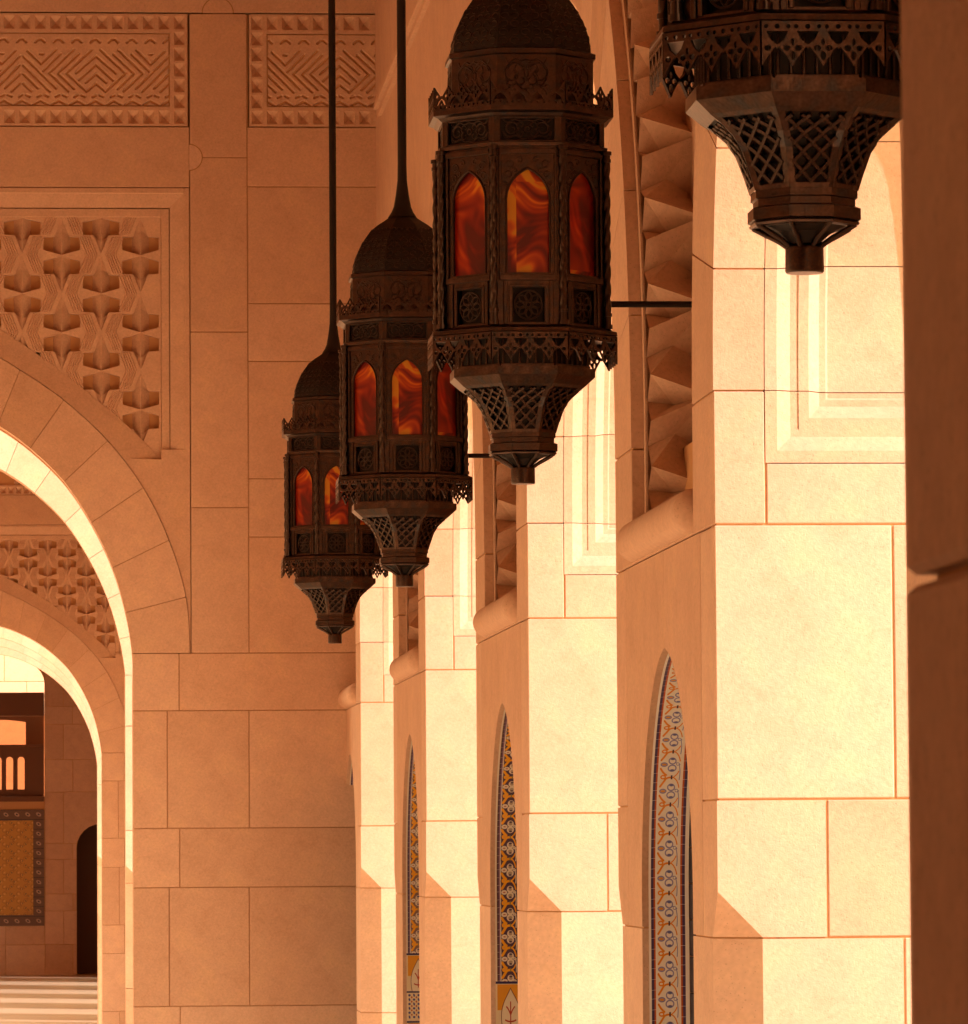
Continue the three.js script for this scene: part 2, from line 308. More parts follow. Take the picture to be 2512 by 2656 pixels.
  for (let n = Math.floor(total / P); n >= 0; n--) {
    const q = (u, f, h) => onFlank(u, total - (total - (n + 1) * P) - f * P < 0 ? 0 : (n + 1) * P - f * P, h), H = 0.14;
    const L0 = q(0, 0, H), L1 = q(0, 0.5, H), L2 = q(0, 1, H), R0 = q(1, 0.225, H), Rv = q(1, 0.77, 0), Rp = q(1, -0.23, 0), M0 = q(0.45, 0.28, H * 0.22), M1 = q(0.45, 0.62, H * 0.40), Va = q(0, 0.25, H * 0.3), Vb = q(0, 0.75, H * 0.3);
    tris.push([L0, R0, M0], [L0, M0, Va], [Va, M0, L1], [M0, R0, L1], [L1, R0, M1], [L1, M1, Vb], [Vb, M1, L2], [R0, Rv, M1], [M1, Rv, L2], [L0, Rp, R0]);
  }
  mk('faceted_star_frieze', triG(tris.map((t) => t.map((q) => [Math.max(q[0], 0.046), q[1], q[2]]))), carved, p);
  mk('fillet', extrudeX(poly([...mapN(20, (i) => arcPt(R_OUT + 0.002, i / 19 * 1.05, -1)), ...mapN(20, (i) => arcPt(R_OUT + 0.05, (19 - i) / 19 * 1.05, -1)), [-(HALF - 0.5) + 0.05, 3.6], [-(HALF - 0.5) + 0.002, 3.6]]), 0.040, 0.0475), carved, p);
  // sill of the spandrel and its rolled edge
  mk('sill', triG([[[0.02, 3.70, -0.82], [0.21, 3.78, -0.82], [0.21, 3.78, 0.82]], [[0.02, 3.70, -0.82], [0.21, 3.78, 0.82], [0.02, 3.70, 0.82]]]), carved, p);
  const cap = new THREE.CapsuleGeometry(0.066, 1.53, 8, 20).rotateX(Math.PI / 2).translate(0.012, 3.645, -0.02);
  mk('sill_roll', boxUV(cap.toNonIndexed()), carved, p);
  mk('sill_bed', boxG(0.0, 0.2, 3.575, 3.64, -0.82, 0.82), anyStone(), p);
  // mortar-coloured core behind the stones
  mk('core', merge([rawBox(0.16, DEEP - 0.015, 0.002, 3.735, -1.318, 1.318), rawBox(0.16, DEEP - 0.015, 3.735, SPRING, -1.312, 1.2), rawBox(0.007, 0.16, 0.002, 3.568, 0.745, 1.19), rawBox(0.007, 0.16, 0.002, 3.568, -1.19, -0.625), rawBox(0.026, 0.16, 3.30, 3.568, -0.7, 0.8),
    rawBox(0.007, 0.16, 2.6, SPRING - 0.012, 1.19, 1.318), rawBox(0.007, 0.16, 2.6, SPRING - 0.012, -1.318, -1.19)]), joint, p);
  for (const s of [1, -1]) { // cores of the chamfered corners and of the ring's front
    const e = s > 0 ? 0.745 : 0.625, pts = [];
    for (const y of [0.003, 2.59]) for (const [x, z] of [[0.1255, 1.318], [0.17, 1.318], [0.17, e], [0.007, e], [0.007, 1.1995]]) pts.push(V3(x, y, s * z));
    mk('core', hull(pts), joint, p);
    const m = mk('core', extrudeX(poly([...mapN(16, (i) => arcPt(R_IN + 0.007, i / 15 * 1.50, s)), ...mapN(16, (i) => arcPt(R_OUT - 0.007, (15 - i) / 15 * 1.50, s))]), 0.007, 0.139), joint, p); if (s < 0) m.userData.far = true;
  }
  for (const s of [1, -1]) { const m = mk('core', extrudeX(poly([...mapN(16, (i) => arcPt(R_IN + 0.14, i / 15 * 1.50, s)), ...mapN(16, (i) => arcPt(R_OUT - 0.012, (15 - i) / 15 * 1.50, s))]), 0.012, DEEP - 0.01), joint, p); if (s < 0) m.userData.far = true; }
}
const pierLabels = ['nearest wide sunlit stone pier, cream and blue tile niche in its shaded side', 'sunlit stone pier with a gold and navy tile niche, below the second lantern',
  'narrow sunlit stone pier with a pale gold tile niche, left of the gold niche pier', 'farthest sunlit stone pier, built against the wall with the great arch'];
const pier0 = thing('arcade_pier', [FACE, 0, -pierZ(0)], pierLabels[0], 'pier', 'stone piers of the arcade');
buildPier(pier0);
for (let k = 1; k < 4; k++) {
  const c = pier0.clone(); c.name = numbered('arcade_pier'); c.position.z = -pierZ(k); c.userData = { ...pier0.userData, label: pierLabels[k] };
  c.traverse((m) => { if (m.material === creamTile) m.material = k === 1 ? goldTile : paleGoldTile; else if (m.name === 'stone_block' || m.name === 'voussoir' || m.name === 'panel_stone') m.material = anyStone(); });
  if (k === 3) c.children.filter((m) => m.userData.far).forEach((m) => c.remove(m)); // the last pier is built against the cross wall
  scene.add(c);
}
// the wall over the arches, set back behind the rings
{
  const pts = [], R = R_OUT - 0.06;
  for (let k = 3; k >= -0; k--) {
    const zc = -pierZ(k);
    if (k === 3) pts.push([zc - HALF, 3.60]);
    else mapN(25, (i) => 1.50 - i / 24 * 1.50).forEach((t) => { const [z, y] = arcPt(R, t, -1); pts.push([zc + z, y]); });
    pts.push([zc - 0.9, 3.60], [zc + 0.9, 3.60]);
    mapN(25, (i) => i / 24 * 1.50).forEach((t) => { const [z, y] = arcPt(R, t, 1); pts.push([zc + z, y]); });
  }
  const zn = -pierZ(0) + 3.0; pts.push([zn, SPRING + 2.2], [zn, 8.6], [-pierZ(3) - HALF, 8.6]);
  const w = thing('arcade_wall', [FACE, 0, 0], 'plain stone wall above the arches of the sunlit piers, behind the hanging rods', 'wall');
  mk('wall', extrudeX(poly(pts), 0.212, DEEP - 0.05), plaster, w);
  mk('moulding', merge([boxG(0.185, 0.215, EYE + 4.62, EYE + 4.66, -pierZ(3) + 0.3, zn, 0.004), boxG(0.16, 0.215, EYE + 4.66, EYE + 4.70, -pierZ(3) + 0.3, zn, 0.004), boxG(0.19, 0.215, EYE + 5.37, EYE + 5.42, -pierZ(3) + 0.3, zn, 0.004)]), carved, w);
}
// ------------------------------------------------------------------ plain arcades that stand beyond the frame or far behind the arches
function plainArcade(starts, z0, z1, x = FACE, halfEnd, low = 0) { // one long wall with an arched opening between the piers that start at these depths
  const pts = [[-z0, 8.6], [-z0, 0]];
  const side = (w, n = 13) => mapN(n, (k) => { const th = Math.acos((R_IN - w) / R_IN) * k / (n - 1); return [w - R_IN + R_IN * Math.cos(th), SPRING - low + R_IN * Math.sin(th)]; });
  for (let i = 0; i + 1 < starts.length; i++) {
    const a = starts[i] + 2 * HALF, b = starts[i + 1], m = (a + b) / 2, w = (b - a) / 2, top = side(w);
    pts.push([-m + w, 0], ...top.map(([d, y]) => [-m + d, y]), ...top.slice(0, -1).reverse().map(([d, y]) => [-m - d, y]), [-m - w, 0]);
  }
  if (halfEnd) { const a = starts[starts.length - 1] + 2 * HALF, w = halfEnd - a; pts.push([-a, 0], ...side(w).map(([d, y]) => [-halfEnd + d, y]), [-halfEnd, 8.6]); }
  else pts.push([-z1, 0], [-z1, 8.6]);
  return extrudeX(poly(pts), x, x + DEEP);
}
struct('arcade_wall_behind_view', plainArcade([2.463, 8.463], 1.8, 0, FACE, 12.787), plaster);
struct('far_arcade_wall', plainArcade(mapN(6, (i) => 38.463 + 6 * i), 38.47, 71.1), plaster);
struct('farthest_arcade_wall', plainArcade(mapN(5, (i) => 82.575 + 6 * i).concat([110.3]), 82.58, 114), plaster);
struct('left_arcade_wall', plainArcade(mapN(5, (i) => 8.463 + 6 * i), 1.8, 35.11, -4.16 - DEEP, 0, 1.65), plaster);
struct('left_far_arcade_wall', plainArcade(mapN(6, (i) => 38.463 + 6 * i), 38.47, 71.1, -4.16 - DEEP, 0, 1.65), plaster);
struct('left_farthest_arcade_wall', plainArcade(mapN(4, (i) => 80.575 + 6 * i), 80.6, 114, -4.16 - DEEP, 0, 1.65), plaster);

// ------------------------------------------------------------------ cross walls with the great arch; local x = metres right of the camera, y up, z towards the camera
const FACEZ = 34.155, TH = 0.42;
const inJ = [[0.387, 1.0], [0.386, 1.24], [0.345, 1.50], [0.262, 1.79], [0.128, 2.08], [-0.045, 2.345], [-0.262, 2.56], [-0.47, 2.71], [-0.70, 2.83], [-0.95, 2.92], [-1.2, 2.965]];
const outJ = [[0.762, 1.0], [0.756, 1.24], [0.732, 1.60], [0.624, 1.965], [0.460, 2.303], [0.232, 2.606], [-0.048, 2.868], [-0.328, 3.062], [-0.62, 3.235], [-0.91, 3.37], [-1.2, 3.47]];
const bandJ = [[0.578, 2.486], [0.402, 2.669], [0.171, 2.869], [-0.193, 3.152], [-0.457, 3.330], [-0.8, 3.52], [-1.2, 3.68]];
const spline = (pts) => new THREE.CatmullRomCurve3(pts.map(([x, y]) => V3(x, y, 0)), false, 'catmullrom', 0.5);
const inC = spline(inJ), outC = spline(outJ), bandC = spline(bandJ);
const onC = (c, t, n = 10) => { const p = c.getPoint(t / n); return [p.x, p.y + EYE]; };
const archHole = (grow = 0) => {                    // outline of the opening, both sides
  const r = mapN(41, (i) => onC(inC, i / 4)).map(([x, y]) => [x + grow, y + grow * 0.6]);
  return [[r[0][0], 0.001], ...r, ...r.slice(0, -1).reverse().map(([x, y]) => [-2.4 - x, y]), [-2.4 - r[0][0], 0.001]];
};
function voussoirs(parent, mats = anyStone, n0 = 1) {
  const out = [];
  for (let j = n0; j < 10; j++) {
    const e = 0.006, A = mapN(5, (i) => onC(inC, j + e + (1 - 2 * e) * i / 4)), B = mapN(5, (i) => onC(outC, j + 1 - e - (1 - 2 * e) * i / 4));
    for (const m of [1, -1]) {
      const f = ([x, y]) => [m > 0 ? x : -2.4 - x, y];
      out.push(mk('voussoir', extrudeZ(poly([...A.map(f), ...B.map(f)]), -0.16, 0), mats(), parent));
    }
  }
  return out;
}
function starPanel(parent, x1, y0, y1, cols, rows, keep) {   // carved field: sunk six-pointed stars in a ribbed ground
  const s = 0.2535 / 340, px = 0.2535, py = 0.5, z = -0.05;
  const half = [[0, 0], [-160, 45], [-160, 160], [-65, 165], [0, 325], [65, 165], [160, 160], [160, 45]];
  const low = mapN(40, (i) => { const t = 10 - 5.9 * i / 39, a = onC(inC, t), b = onC(outC, t); return [(a[0] + 2 * b[0]) / 3, (a[1] + 2 * b[1]) / 3]; }).filter(([x]) => x < x1), under = (x, y) => low.some(([a, b], i) => i && low[i - 1][0] <= x && x <= a && y < b + 0.012) || x < -1.19;
  const sh = poly([[-1.2, y1], ...low, [x1, low[low.length - 1][1] - 0.01], [x1, y1]]), stars = [], ribs = [];
  for (let c = 0; c < cols; c++) for (let r = -1; r < rows; r++) {
    const cx = x1 - 0.13 - c * px, cy = y1 - 0.245 - r * py - (c % 2 ? 0.2478 : 0) ;
    if (!keep(cx, cy)) continue;
    for (const f of [1, -1]) {
      const raw = half.map(([a, b]) => [cx + a * s * 0.985, cy + (b * f) * s * 0.985 + f * 0.002]);
      if (raw.some(([x, y]) => under(x, y))) continue;
      const q = raw.map(([a, b]) => [Math.min(a, x1 - 0.004), Math.min(b, y1 - 0.003)]);
      sh.holes.push(hole(q));
      const tris = [], dep = (x) => z - 0.003 - 0.15 * Math.pow(Math.min(1, Math.abs(x - cx) / (160 * s)), 1.7);
      const P = q.map(([x, y]) => [x, y, dep(x)]), C = [cx, cy + f * 0.09, z - 0.004], D = [cx, cy + f * 0.165, z - 0.004];
      const fan = (pts) => { for (let i = 1; i + 1 < pts.length; i++) tris.push([pts[0], pts[i], pts[i + 1]]); };
      fan([C, P[0], P[1], P[2], D]); fan([C, D, P[6], P[7], P[0]]); fan([D, P[2], P[3], P[4]]); fan([D, P[4], P[5], P[6]]);
      for (let i = 0; i < q.length; i++) { const k = (i + 1) % q.length, a = [q[i][0], q[i][1], z], b = [q[k][0], q[k][1], z]; tris.push([a, b, P[k]], [a, P[k], P[i]]); }
      stars.push(mk('sunk_star', triG(tris), carved, parent));
    }
    for (const [ox, oy] of [[-px, 0], [px, 0]]) for (let i = 1; i <= 5; i++) { // chevron ribs pointing to the neighbouring column's tips
      const d = (18 + i * 21) * s, sg = Math.sign(ox), tipx = cx + ox - sg * d, w = 0.0052;
      for (const v of [1, -1]) {
        const a = [tipx, cy], b = [tipx - sg * 62 * s, cy + v * 158 * s * (i < 5 ? 1 : 0.95)];
        if (Math.max(a[0], b[0]) > x1 - 0.006 || b[1] > y1 - 0.004 || under(...b) || under(...a)) continue;
        const n = [-(b[1] - a[1]), b[0] - a[0]], L = Math.hypot(...n), e = [n[0] / L * w, n[1] / L * w], t = z + 0.0005, u = z + 0.008, T = [a[0], a[1], u], S = [b[0], b[1], u];
        ribs.push([[a[0] + e[0], a[1] + e[1], t], [b[0] + e[0], b[1] + e[1], t], S], [[a[0] + e[0], a[1] + e[1], t], S, T], [[a[0] - e[0], a[1] - e[1], t], S, [b[0] - e[0], b[1] - e[1], t]], [[a[0] - e[0], a[1] - e[1], t], T, S]);
      }
    }
  }
  const ground = mk('carved_ground', extrudeZ(sh, z - 0.0006, z), carved, parent);
  if (ribs.length) { const m = mk('chevron_ribs', triG(ribs), carved, parent); m.userData.kind = 'stuff'; }
  return ground;
}
function pitStud(cx, cy, w, h) { // sunk pyramid
  const q = [[cx - w, cy - h, 0], [cx + w, cy - h, 0], [cx + w, cy + h, 0], [cx - w, cy + h, 0]], t = [cx, cy, -0.042];
  return triG(q.map((a, i) => [a, q[(i + 1) % 4], t]));
}
function bandPanel(parent, xR, xL, dir, phase) {     // carved band: frame of sunk studs round a field of grooved chevrons
  const y1 = EYE + 5.378, y0 = EYE + 4.640, S = 0.0996 / 145; // metres per unit of the drawing
  const fx = (u) => (dir > 0 ? xR - 0.115 - (1545 - u) * S : xL + 0.115 + (1545 - u) * S), fy = (v) => y1 - 0.022 - (v - 55) * S;
  const outer = poly([[xL + 0.004, y0 + 0.004], [xR - 0.004, y0 + 0.004], [xR - 0.004, y1 - 0.004], [xL + 0.004, y1 - 0.004]]);
  const b = 0.118, inner = [[xL + (dir > 0 ? -0.2 : b), y0 + b + 0.012], [xR - (dir > 0 ? b : -0.2), y0 + b + 0.012], [xR - (dir > 0 ? b : -0.2), y1 - b - 0.012], [xL + (dir > 0 ? -0.2 : b), y1 - b - 0.012]].map(([x, y]) => [Math.min(xR - 0.01, Math.max(xL + 0.01, x)), y]);
  outer.holes.push(hole(inner));
  const studs = [], n = Math.floor((xR - xL) / 0.0996);
  const stud = (x, y) => { const w = 0.036, h = 0.043; if (x - w < xL + 0.008 || x + w > xR - 0.008) return; outer.holes.push(hole([[x - w, y - h], [x + w, y - h], [x + w, y + h], [x - w, y + h]])); mk('sunk_stud', pitStud(x, y, w, h), carved, parent); };
  const edge = dir > 0 ? xR - 0.055 : xL + 0.055;
  for (let i = 0; i < n; i++) for (const y of [y1 - 0.062, y0 + 0.062]) stud(edge - dir * i * 0.0996, y);
  for (let j = 1; j < 6; j++) stud(edge, y1 - 0.062 - j * (y1 - y0 - 0.124) / 6);
  const lo = inner[0][0] + 0.02, hi = inner[1][0] - 0.02, grooves = [], lines = [], w = 8.5 * S;
  const half = [[[850, 430], [1035, 590]], [[850, 510], [1010, 660]], [[850, 600], [945, 680]], [[850, 690], [940, 765], [1125, 592], [892, 372]], [[1015, 412], [1205, 595], [1055, 740]], [[1060, 372], [1288, 592], [1110, 762]], [[1185, 412], [1345, 572]], [[1228, 372], [1362, 508], [1490, 385]], [[1225, 735], [1530, 435]], [[1285, 765], [1530, 520]], [[1395, 735], [1530, 603]], [[1455, 765], [1530, 692]]];
  const whole = [];
  for (const l of half) { if (l[0][0] === 850) whole.push([...l.slice(1).reverse().map(([x, y]) => [1700 - x, y]), ...l]); else whole.push(l, l.map(([x, y]) => [1700 - x, y]).reverse()); }
  for (let k = -3; k <= 1; k++) for (const l of whole) lines.push(l.map(([x, y]) => [x + k * 1395 + phase, y]));
  for (let i = -22; i < 20; i++) { const x = 100 + i * 172 + phase; lines.push([[x - 8, 892], [x + 58, 852], [x + 128, 892]]); lines.push([[x + 12, 300], [x + 40, 272], [x + 70, 272], [x + 98, 300]]); lines.push([[x + 30, 815], [x + 62, 800]]); lines.push([[x + 98, 800], [x + 130, 815]]); }
  for (let k = -3; k <= 1; k++) for (const u of [340, 1362]) lines.push([[u - 12 + k * 1395 + phase, 412], [u + 14 + k * 1395 + phase, 412]]);
  for (const l of lines) {
    const q = l.map(([u, v]) => [fx(u), fy(v)]);
    if (q.every(([x]) => x < lo - 0.05 || x > hi + 0.02)) continue;
    grooves.push(q);
  }
  const gx0 = Math.max(inner[0][0] + 0.008, -0.75), gx1 = inner[1][0] - 0.008, gy0 = inner[0][1] + 0.008, gy1 = inner[2][1] - 0.008, NX = Math.round((gx1 - gx0) / 0.0042), NY = Math.round((gy1 - gy0) / 0.0042), D = new Float32Array((NX + 1) * (NY + 1)).fill(9);
  for (const q of grooves) for (let i = 0; i + 1 < q.length; i++) { // depth from the distance to the nearest groove
    const [ax, ay] = q[i], [bx, by] = q[i + 1], dx = bx - ax, dy = by - ay, L2 = dx * dx + dy * dy, I = (x) => Math.floor((x - gx0) / (gx1 - gx0) * NX), J = (y) => Math.floor((y - gy0) / (gy1 - gy0) * NY);
    for (let m = Math.max(0, I(Math.min(ax, bx)) - 3); m <= Math.min(NX, I(Math.max(ax, bx)) + 4); m++) for (let n2 = Math.max(0, J(Math.min(ay, by)) - 3); n2 <= Math.min(NY, J(Math.max(ay, by)) + 4); n2++) {
      const x = gx0 + (gx1 - gx0) * m / NX, y = gy0 + (gy1 - gy0) * n2 / NY, t = Math.max(0, Math.min(1, ((x - ax) * dx + (y - ay) * dy) / L2)), e = Math.hypot(x - ax - dx * t, y - ay - dy * t), o = n2 * (NX + 1) + m;
      if (e < D[o]) D[o] = e;
    }
  }
  const fg = new THREE.PlaneGeometry(gx1 - gx0, gy1 - gy0, NX, NY).translate((gx0 + gx1) / 2, (gy0 + gy1) / 2, 0), fp = fg.attributes.position;
  for (let i = 0; i < fp.count; i++) { const m = i % (NX + 1), n2 = NY - Math.floor(i / (NX + 1)), e = D[n2 * (NX + 1) + m]; fp.setZ(i, -0.006 - 0.018 * (1 - smooth01(w * 0.55, w * 1.25, e))); }
  fg.computeVertexNormals();
  { const uv = fg.attributes.uv; for (let i = 0; i < uv.count; i++) uv.setXY(i, fp.getX(i), fp.getY(i)); }
  mk('stud_frame', extrudeZ(outer, -0.02, 0), carved, parent);
  mk('grooved_chevron_panel', fg, carved, parent);
  mk('panel_back', rawBox(xL, xR, y0, y1, -0.09, -0.0445), joint, parent);
  mk('panel_bed', rawBox(inner[0][0] - 0.005, inner[1][0] + 0.005, inner[0][1] - 0.005, inner[2][1] + 0.005, -0.040, -0.0195), joint, parent);
}
const wall = thing('cross_wall', [0, 0, -FACEZ], 'nearest stone cross wall with the great pointed arch, carved star spandrel and bands', 'wall');
function buildCrossWall(w) {
  const core = poly([[-5.4, 0], [2.0, 0], [2.0, 8.6], [-5.4, 8.6]]); core.holes.push(hole(archHole(0.012)));
  mk('core', extrudeZ(core, -TH, -0.122), joint, w);
  const back = poly([[-5.4, 0], [2.0, 0], [2.0, 8.6], [-5.4, 8.6]]); back.holes.push(hole(archHole(0.004)));
  mk('back_face', extrudeZ(back, -TH - 0.03, -TH + 0.01), plaster, w);
  voussoirs(w);
  { // mortar bed close behind the faces of the stones
    const lerp = (a, b, k) => [a[0] + (b[0] - a[0]) * k, a[1] + (b[1] - a[1]) * k], IN = mapN(40, (i) => 1 + 9 * i / 39), f = (m) => ([x, y]) => [m > 0 ? x : -2.4 - x, y];
    const ringBed = [1, -1].map((m) => extrudeZ(poly([...IN.map((t) => lerp(onC(inC, t), onC(outC, t), 0.022)), ...IN.slice().reverse().map((t) => lerp(onC(inC, t), onC(outC, t), 0.978))].map(f(m))), -0.15, -0.009));
    mk('mortar_bed', merge([rawBox(0.40, 1.985, 0.005, SPRING - 0.006, -0.125, -0.009), rawBox(1.143, 1.985, SPRING - 0.006, EYE + 4.63, -0.125, -0.009), rawBox(0.772, 1.143, SPRING - 0.006, EYE + 5.37, -0.125, -0.009), ...ringBed]), mortarBed, w);
  }
  const B = (x0, x1, h0, h1, z = 0) => mk('stone_block', boxG(x0 + G, x1 - G, EYE + h0 + G, EYE + h1 - G, -0.13, z), anyStone(), w);
  // ashlar right of the opening, course by course
  const X0 = 0.386, E = 2.0;
  for (const [h0, h1, cuts] of [[-2.7, -2.525, [0.7, 1.3]], [-2.525, -2.147, [0.62, 1.135]], [-2.147, -1.39, [0.70, 1.4]], [-1.39, -1.017, [0.688]], [-1.017, -0.2595, [0.62, 1.133]], [-0.2595, 0.1187, [0.688]], [0.1187, 0.872, [0.610, 1.135]], [0.872, 1.24, [0.687]]]) {
    const x = [X0, ...cuts, E]; for (let i = 0; i + 1 < x.length; i++) B(i ? x[i] : x[i] + G - 0.001, x[i + 1], h0, h1);
  }
  mk('stone_block', rawBox(-5.4, -2.787, 0.01, SPRING, -0.13, 0), plaster, w); // left jamb, out of view
  for (const [h0, h1] of [[1.24, 1.986], [1.986, 2.362], [2.362, 3.12], [3.12, 3.494], [3.494, 4.252], [4.252, 4.64]]) B(1.137, E, h0, h1);
  for (const [h0, h1] of [[1.24, 2.176], [2.176, 3.31], [3.31, 4.441], [4.441, 5.378]]) B(0.765, 1.137, h0, h1, 0.0);
  // plain strip under the carved band and the half-round lugs in its joints
  B(-5.4, 0.765, 4.245, 4.64);
  const lug = (cx, cy, r, a0) => mk('lug', extrudeZ(poly(mapN(17, (i) => [cx + r * Math.cos(a0 + Math.PI * i / 16), cy + r * Math.sin(a0 + Math.PI * i / 16)])), -0.05, 0.003), anyStone(), w);
  const lugLine = (cx, cy, r, a0) => mk('joint_line', extrudeZ(poly([...mapN(17, (i) => [cx + (r + 0.006) * Math.cos(a0 + Math.PI * i / 16), cy + (r + 0.006) * Math.sin(a0 + Math.PI * i / 16)]), ...mapN(17, (i) => [cx + r * Math.cos(a0 + Math.PI - Math.PI * i / 16), cy + r * Math.sin(a0 + Math.PI - Math.PI * i / 16)])]), -0.05, 0.0008), mortar, w);
  for (const f of [lug, lugLine]) { f(0.762, EYE + 4.441, 0.082, -Math.PI / 2); f(0.95, EYE + 5.381, 0.098, 0); }
  B(-5.4, 2.0, 5.382, 5.9);
  // moulded frame round the spandrel
  const fr = (x0, x1, y0, y1, z) => mk('frame_moulding', boxG(x0, x1, EYE + y0, EYE + y1, -0.16, z, 0.004), carved, w);
  const mitre = (a, b, c, d) => mk('frame_moulding', triG([[a, b, c], [a, c, d]]), carved, w);
  const yB = 2.55;
  fr(0.727, 0.762, yB, 4.243, 0.0); fr(-5.4, 0.727, 4.206, 4.243, 0.0);
  mitre([0.727, EYE + yB, -0.006], [0.727, EYE + 4.206, -0.006], [0.637, EYE + 4.116, -0.030], [0.637, EYE + yB, -0.030]);
  mitre([0.727, EYE + 4.206, -0.006], [-5.4, EYE + 4.206, -0.006], [-5.4, EYE + 4.116, -0.030], [0.637, EYE + 4.116, -0.030]);
  fr(0.580, 0.634, yB - 0.05, 4.113, -0.036); fr(-5.4, 0.580, 4.056, 4.113, -0.036);
  // moulded band outside the voussoirs: slopes back to the carved field
  const tris = [], n = 48, q0 = (i) => { const t = 4.55 + 5.45 * i / n, p = onC(outC, t); return [p[0] + 0.003, p[1] + 0.003, -0.003]; }, q1 = (i) => { const p = bandC.getPoint(i / n); return [p.x, p.y + EYE, -0.046]; };
  for (let i = 0; i < n; i++) for (const m of [1, -1]) { const f = (p) => [m > 0 ? p[0] : -2.4 - p[0], p[1], p[2]]; tris.push([f(q0(i)), f(q0(i + 1)), f(q1(i + 1))], [f(q0(i)), f(q1(i + 1)), f(q1(i))]); }
  mk('arch_moulding', triG(tris), carved, w);
  const low = mapN(30, (i) => onC(outC, 1 + 3.62 * i / 29)).map(([x, y]) => [x + 0.003, y]);
  mk('arch_moulding', extrudeZ(poly([...low, [0.578, EYE + 2.486], [0.578, EYE + 2.55], [0.762, EYE + 2.55], [0.762, EYE + 1.245]]), -0.12, -0.010), carved, w);
  starPanel(w, 0.578, EYE + 2.40, EYE + 4.055, 8, 4, (x, y) => { const t = bandJ.findIndex(([bx]) => bx < x); if (t <= 0) return true; const [ax, ay] = bandJ[t - 1], [bx, by] = bandJ[t]; return y - EYE > ay + (by - ay) * (x - ax) / (bx - ax) - 0.33; });
  bandPanel(w, 0.757, -1.9, 1, 0);
  bandPanel(w, 1.99, 1.147, -1, 0);
}
buildCrossWall(wall);
const wall2 = wall.clone(); wall2.name = numbered('cross_wall'); wall2.position.z = -70.15; scene.add(wall2);
wall2.userData = { ...wall.userData, label: 'second stone cross wall, seen small through the first great arch' };
// arches that stand in the open passage behind each cross wall and catch the sun
const arch = thing('stone_arch', [0, 0, -38.463], 'brightly sunlit arch just behind the first cross wall', 'arch', 'sunlit arches behind the cross walls');
{
  const core = poly([[-5.4, 0], [1.757, 0], [1.757, 8.6], [-5.4, 8.6]]); core.holes.push(hole(archHole(0.125)));
  const Y0 = SPRING - 0.3, hi = archHole(0.012).filter(([, y]) => y > Y0), upper = poly([[-5.4, Y0], [hi[hi.length - 1][0], Y0], ...hi.slice().reverse(), [hi[0][0], Y0], [1.757, Y0], [1.757, 8.6], [-5.4, 8.6]]);
  mk('core', merge([extrudeZ(core, -0.5, -0.125), extrudeZ(upper, -0.5, -0.02)]), plaster, arch);
  voussoirs(arch);
  const jamb = (h0, h1, cham, stop) => {
    const pts = []; const x1 = 0.9, yb = EYE + h0 + G, yt = EYE + h1 - G, x0 = 0.386;
    if (stop) pts.push(V3(x0, yt, 0), V3(x1, yt, 0), V3(x1, yt, -0.45), V3(x0, yt, -0.45), V3(x1, yb, 0), V3(x1, yb, -0.45), V3(x0, yb, -0.45), V3(x0, EYE - 0.133, 0), V3(x0 + CH, yb, 0), V3(x0, yb, -CH));
    else for (const y of [yb, yt]) for (const [x, z] of cham ? [[x0 + CH, 0], [x1, 0], [x1, -0.45], [x0, -0.45], [x0, -CH]] : [[x0, 0], [x1, 0], [x1, -0.45], [x0, -0.45]]) pts.push(V3(x, y, z));
    mk('stone_block', hull(pts), anyStone(), arch);
  };
  jamb(0.872, 1.24); jamb(0.1187, 0.872); jamb(-0.2595, 0.1187, false, true); jamb(-1.017, -0.2595, true); jamb(-1.39, -1.017, true); jamb(-2.147, -1.39, true); jamb(-2.7, -2.147, true);
  mk('stone_block', rawBox(0.9, 1.757, 0.01, SPRING, -0.13, -0.001), plaster, arch);
}
[[74.463, 'sunlit arch just behind the second cross wall, outer one of three'], [77.9, 'sunlit arch far behind the second cross wall, middle one of three'], [81.3, 'innermost sunlit arch far behind the second cross wall']].forEach(([z, label]) => {
  const c = arch.clone(); c.name = numbered('stone_arch'); c.position.z = -z; c.userData = { ...arch.userData, label }; scene.add(c);
});

// ------------------------------------------------------------------ the near jamb at the right edge: part of the cross wall the camera stands under
{
  const j = thing('stone_jamb', [0.3792, 0, -2.10], 'dark out of focus stone jamb filling the right edge of the picture', 'jamb');
  const ys = [-2.7, -2.147, -1.39, -1.017, -0.2595, 0.1187, 0.872, 1.24, 1.986, 2.362, 3.12, 3.9, 5.9];
  for (let i = 0; i + 1 < ys.length; i++) mk('stone_block', boxG(0.0, 1.40, EYE + ys[i] + 0.0025, EYE + ys[i + 1] - 0.0025, -0.30, 0.4, 0.004), anyStone(), j);
  mk('core', rawBox(0.012, 1.39, 0.002, EYE + 5.89, -0.285, 0.39), joint, j);
}
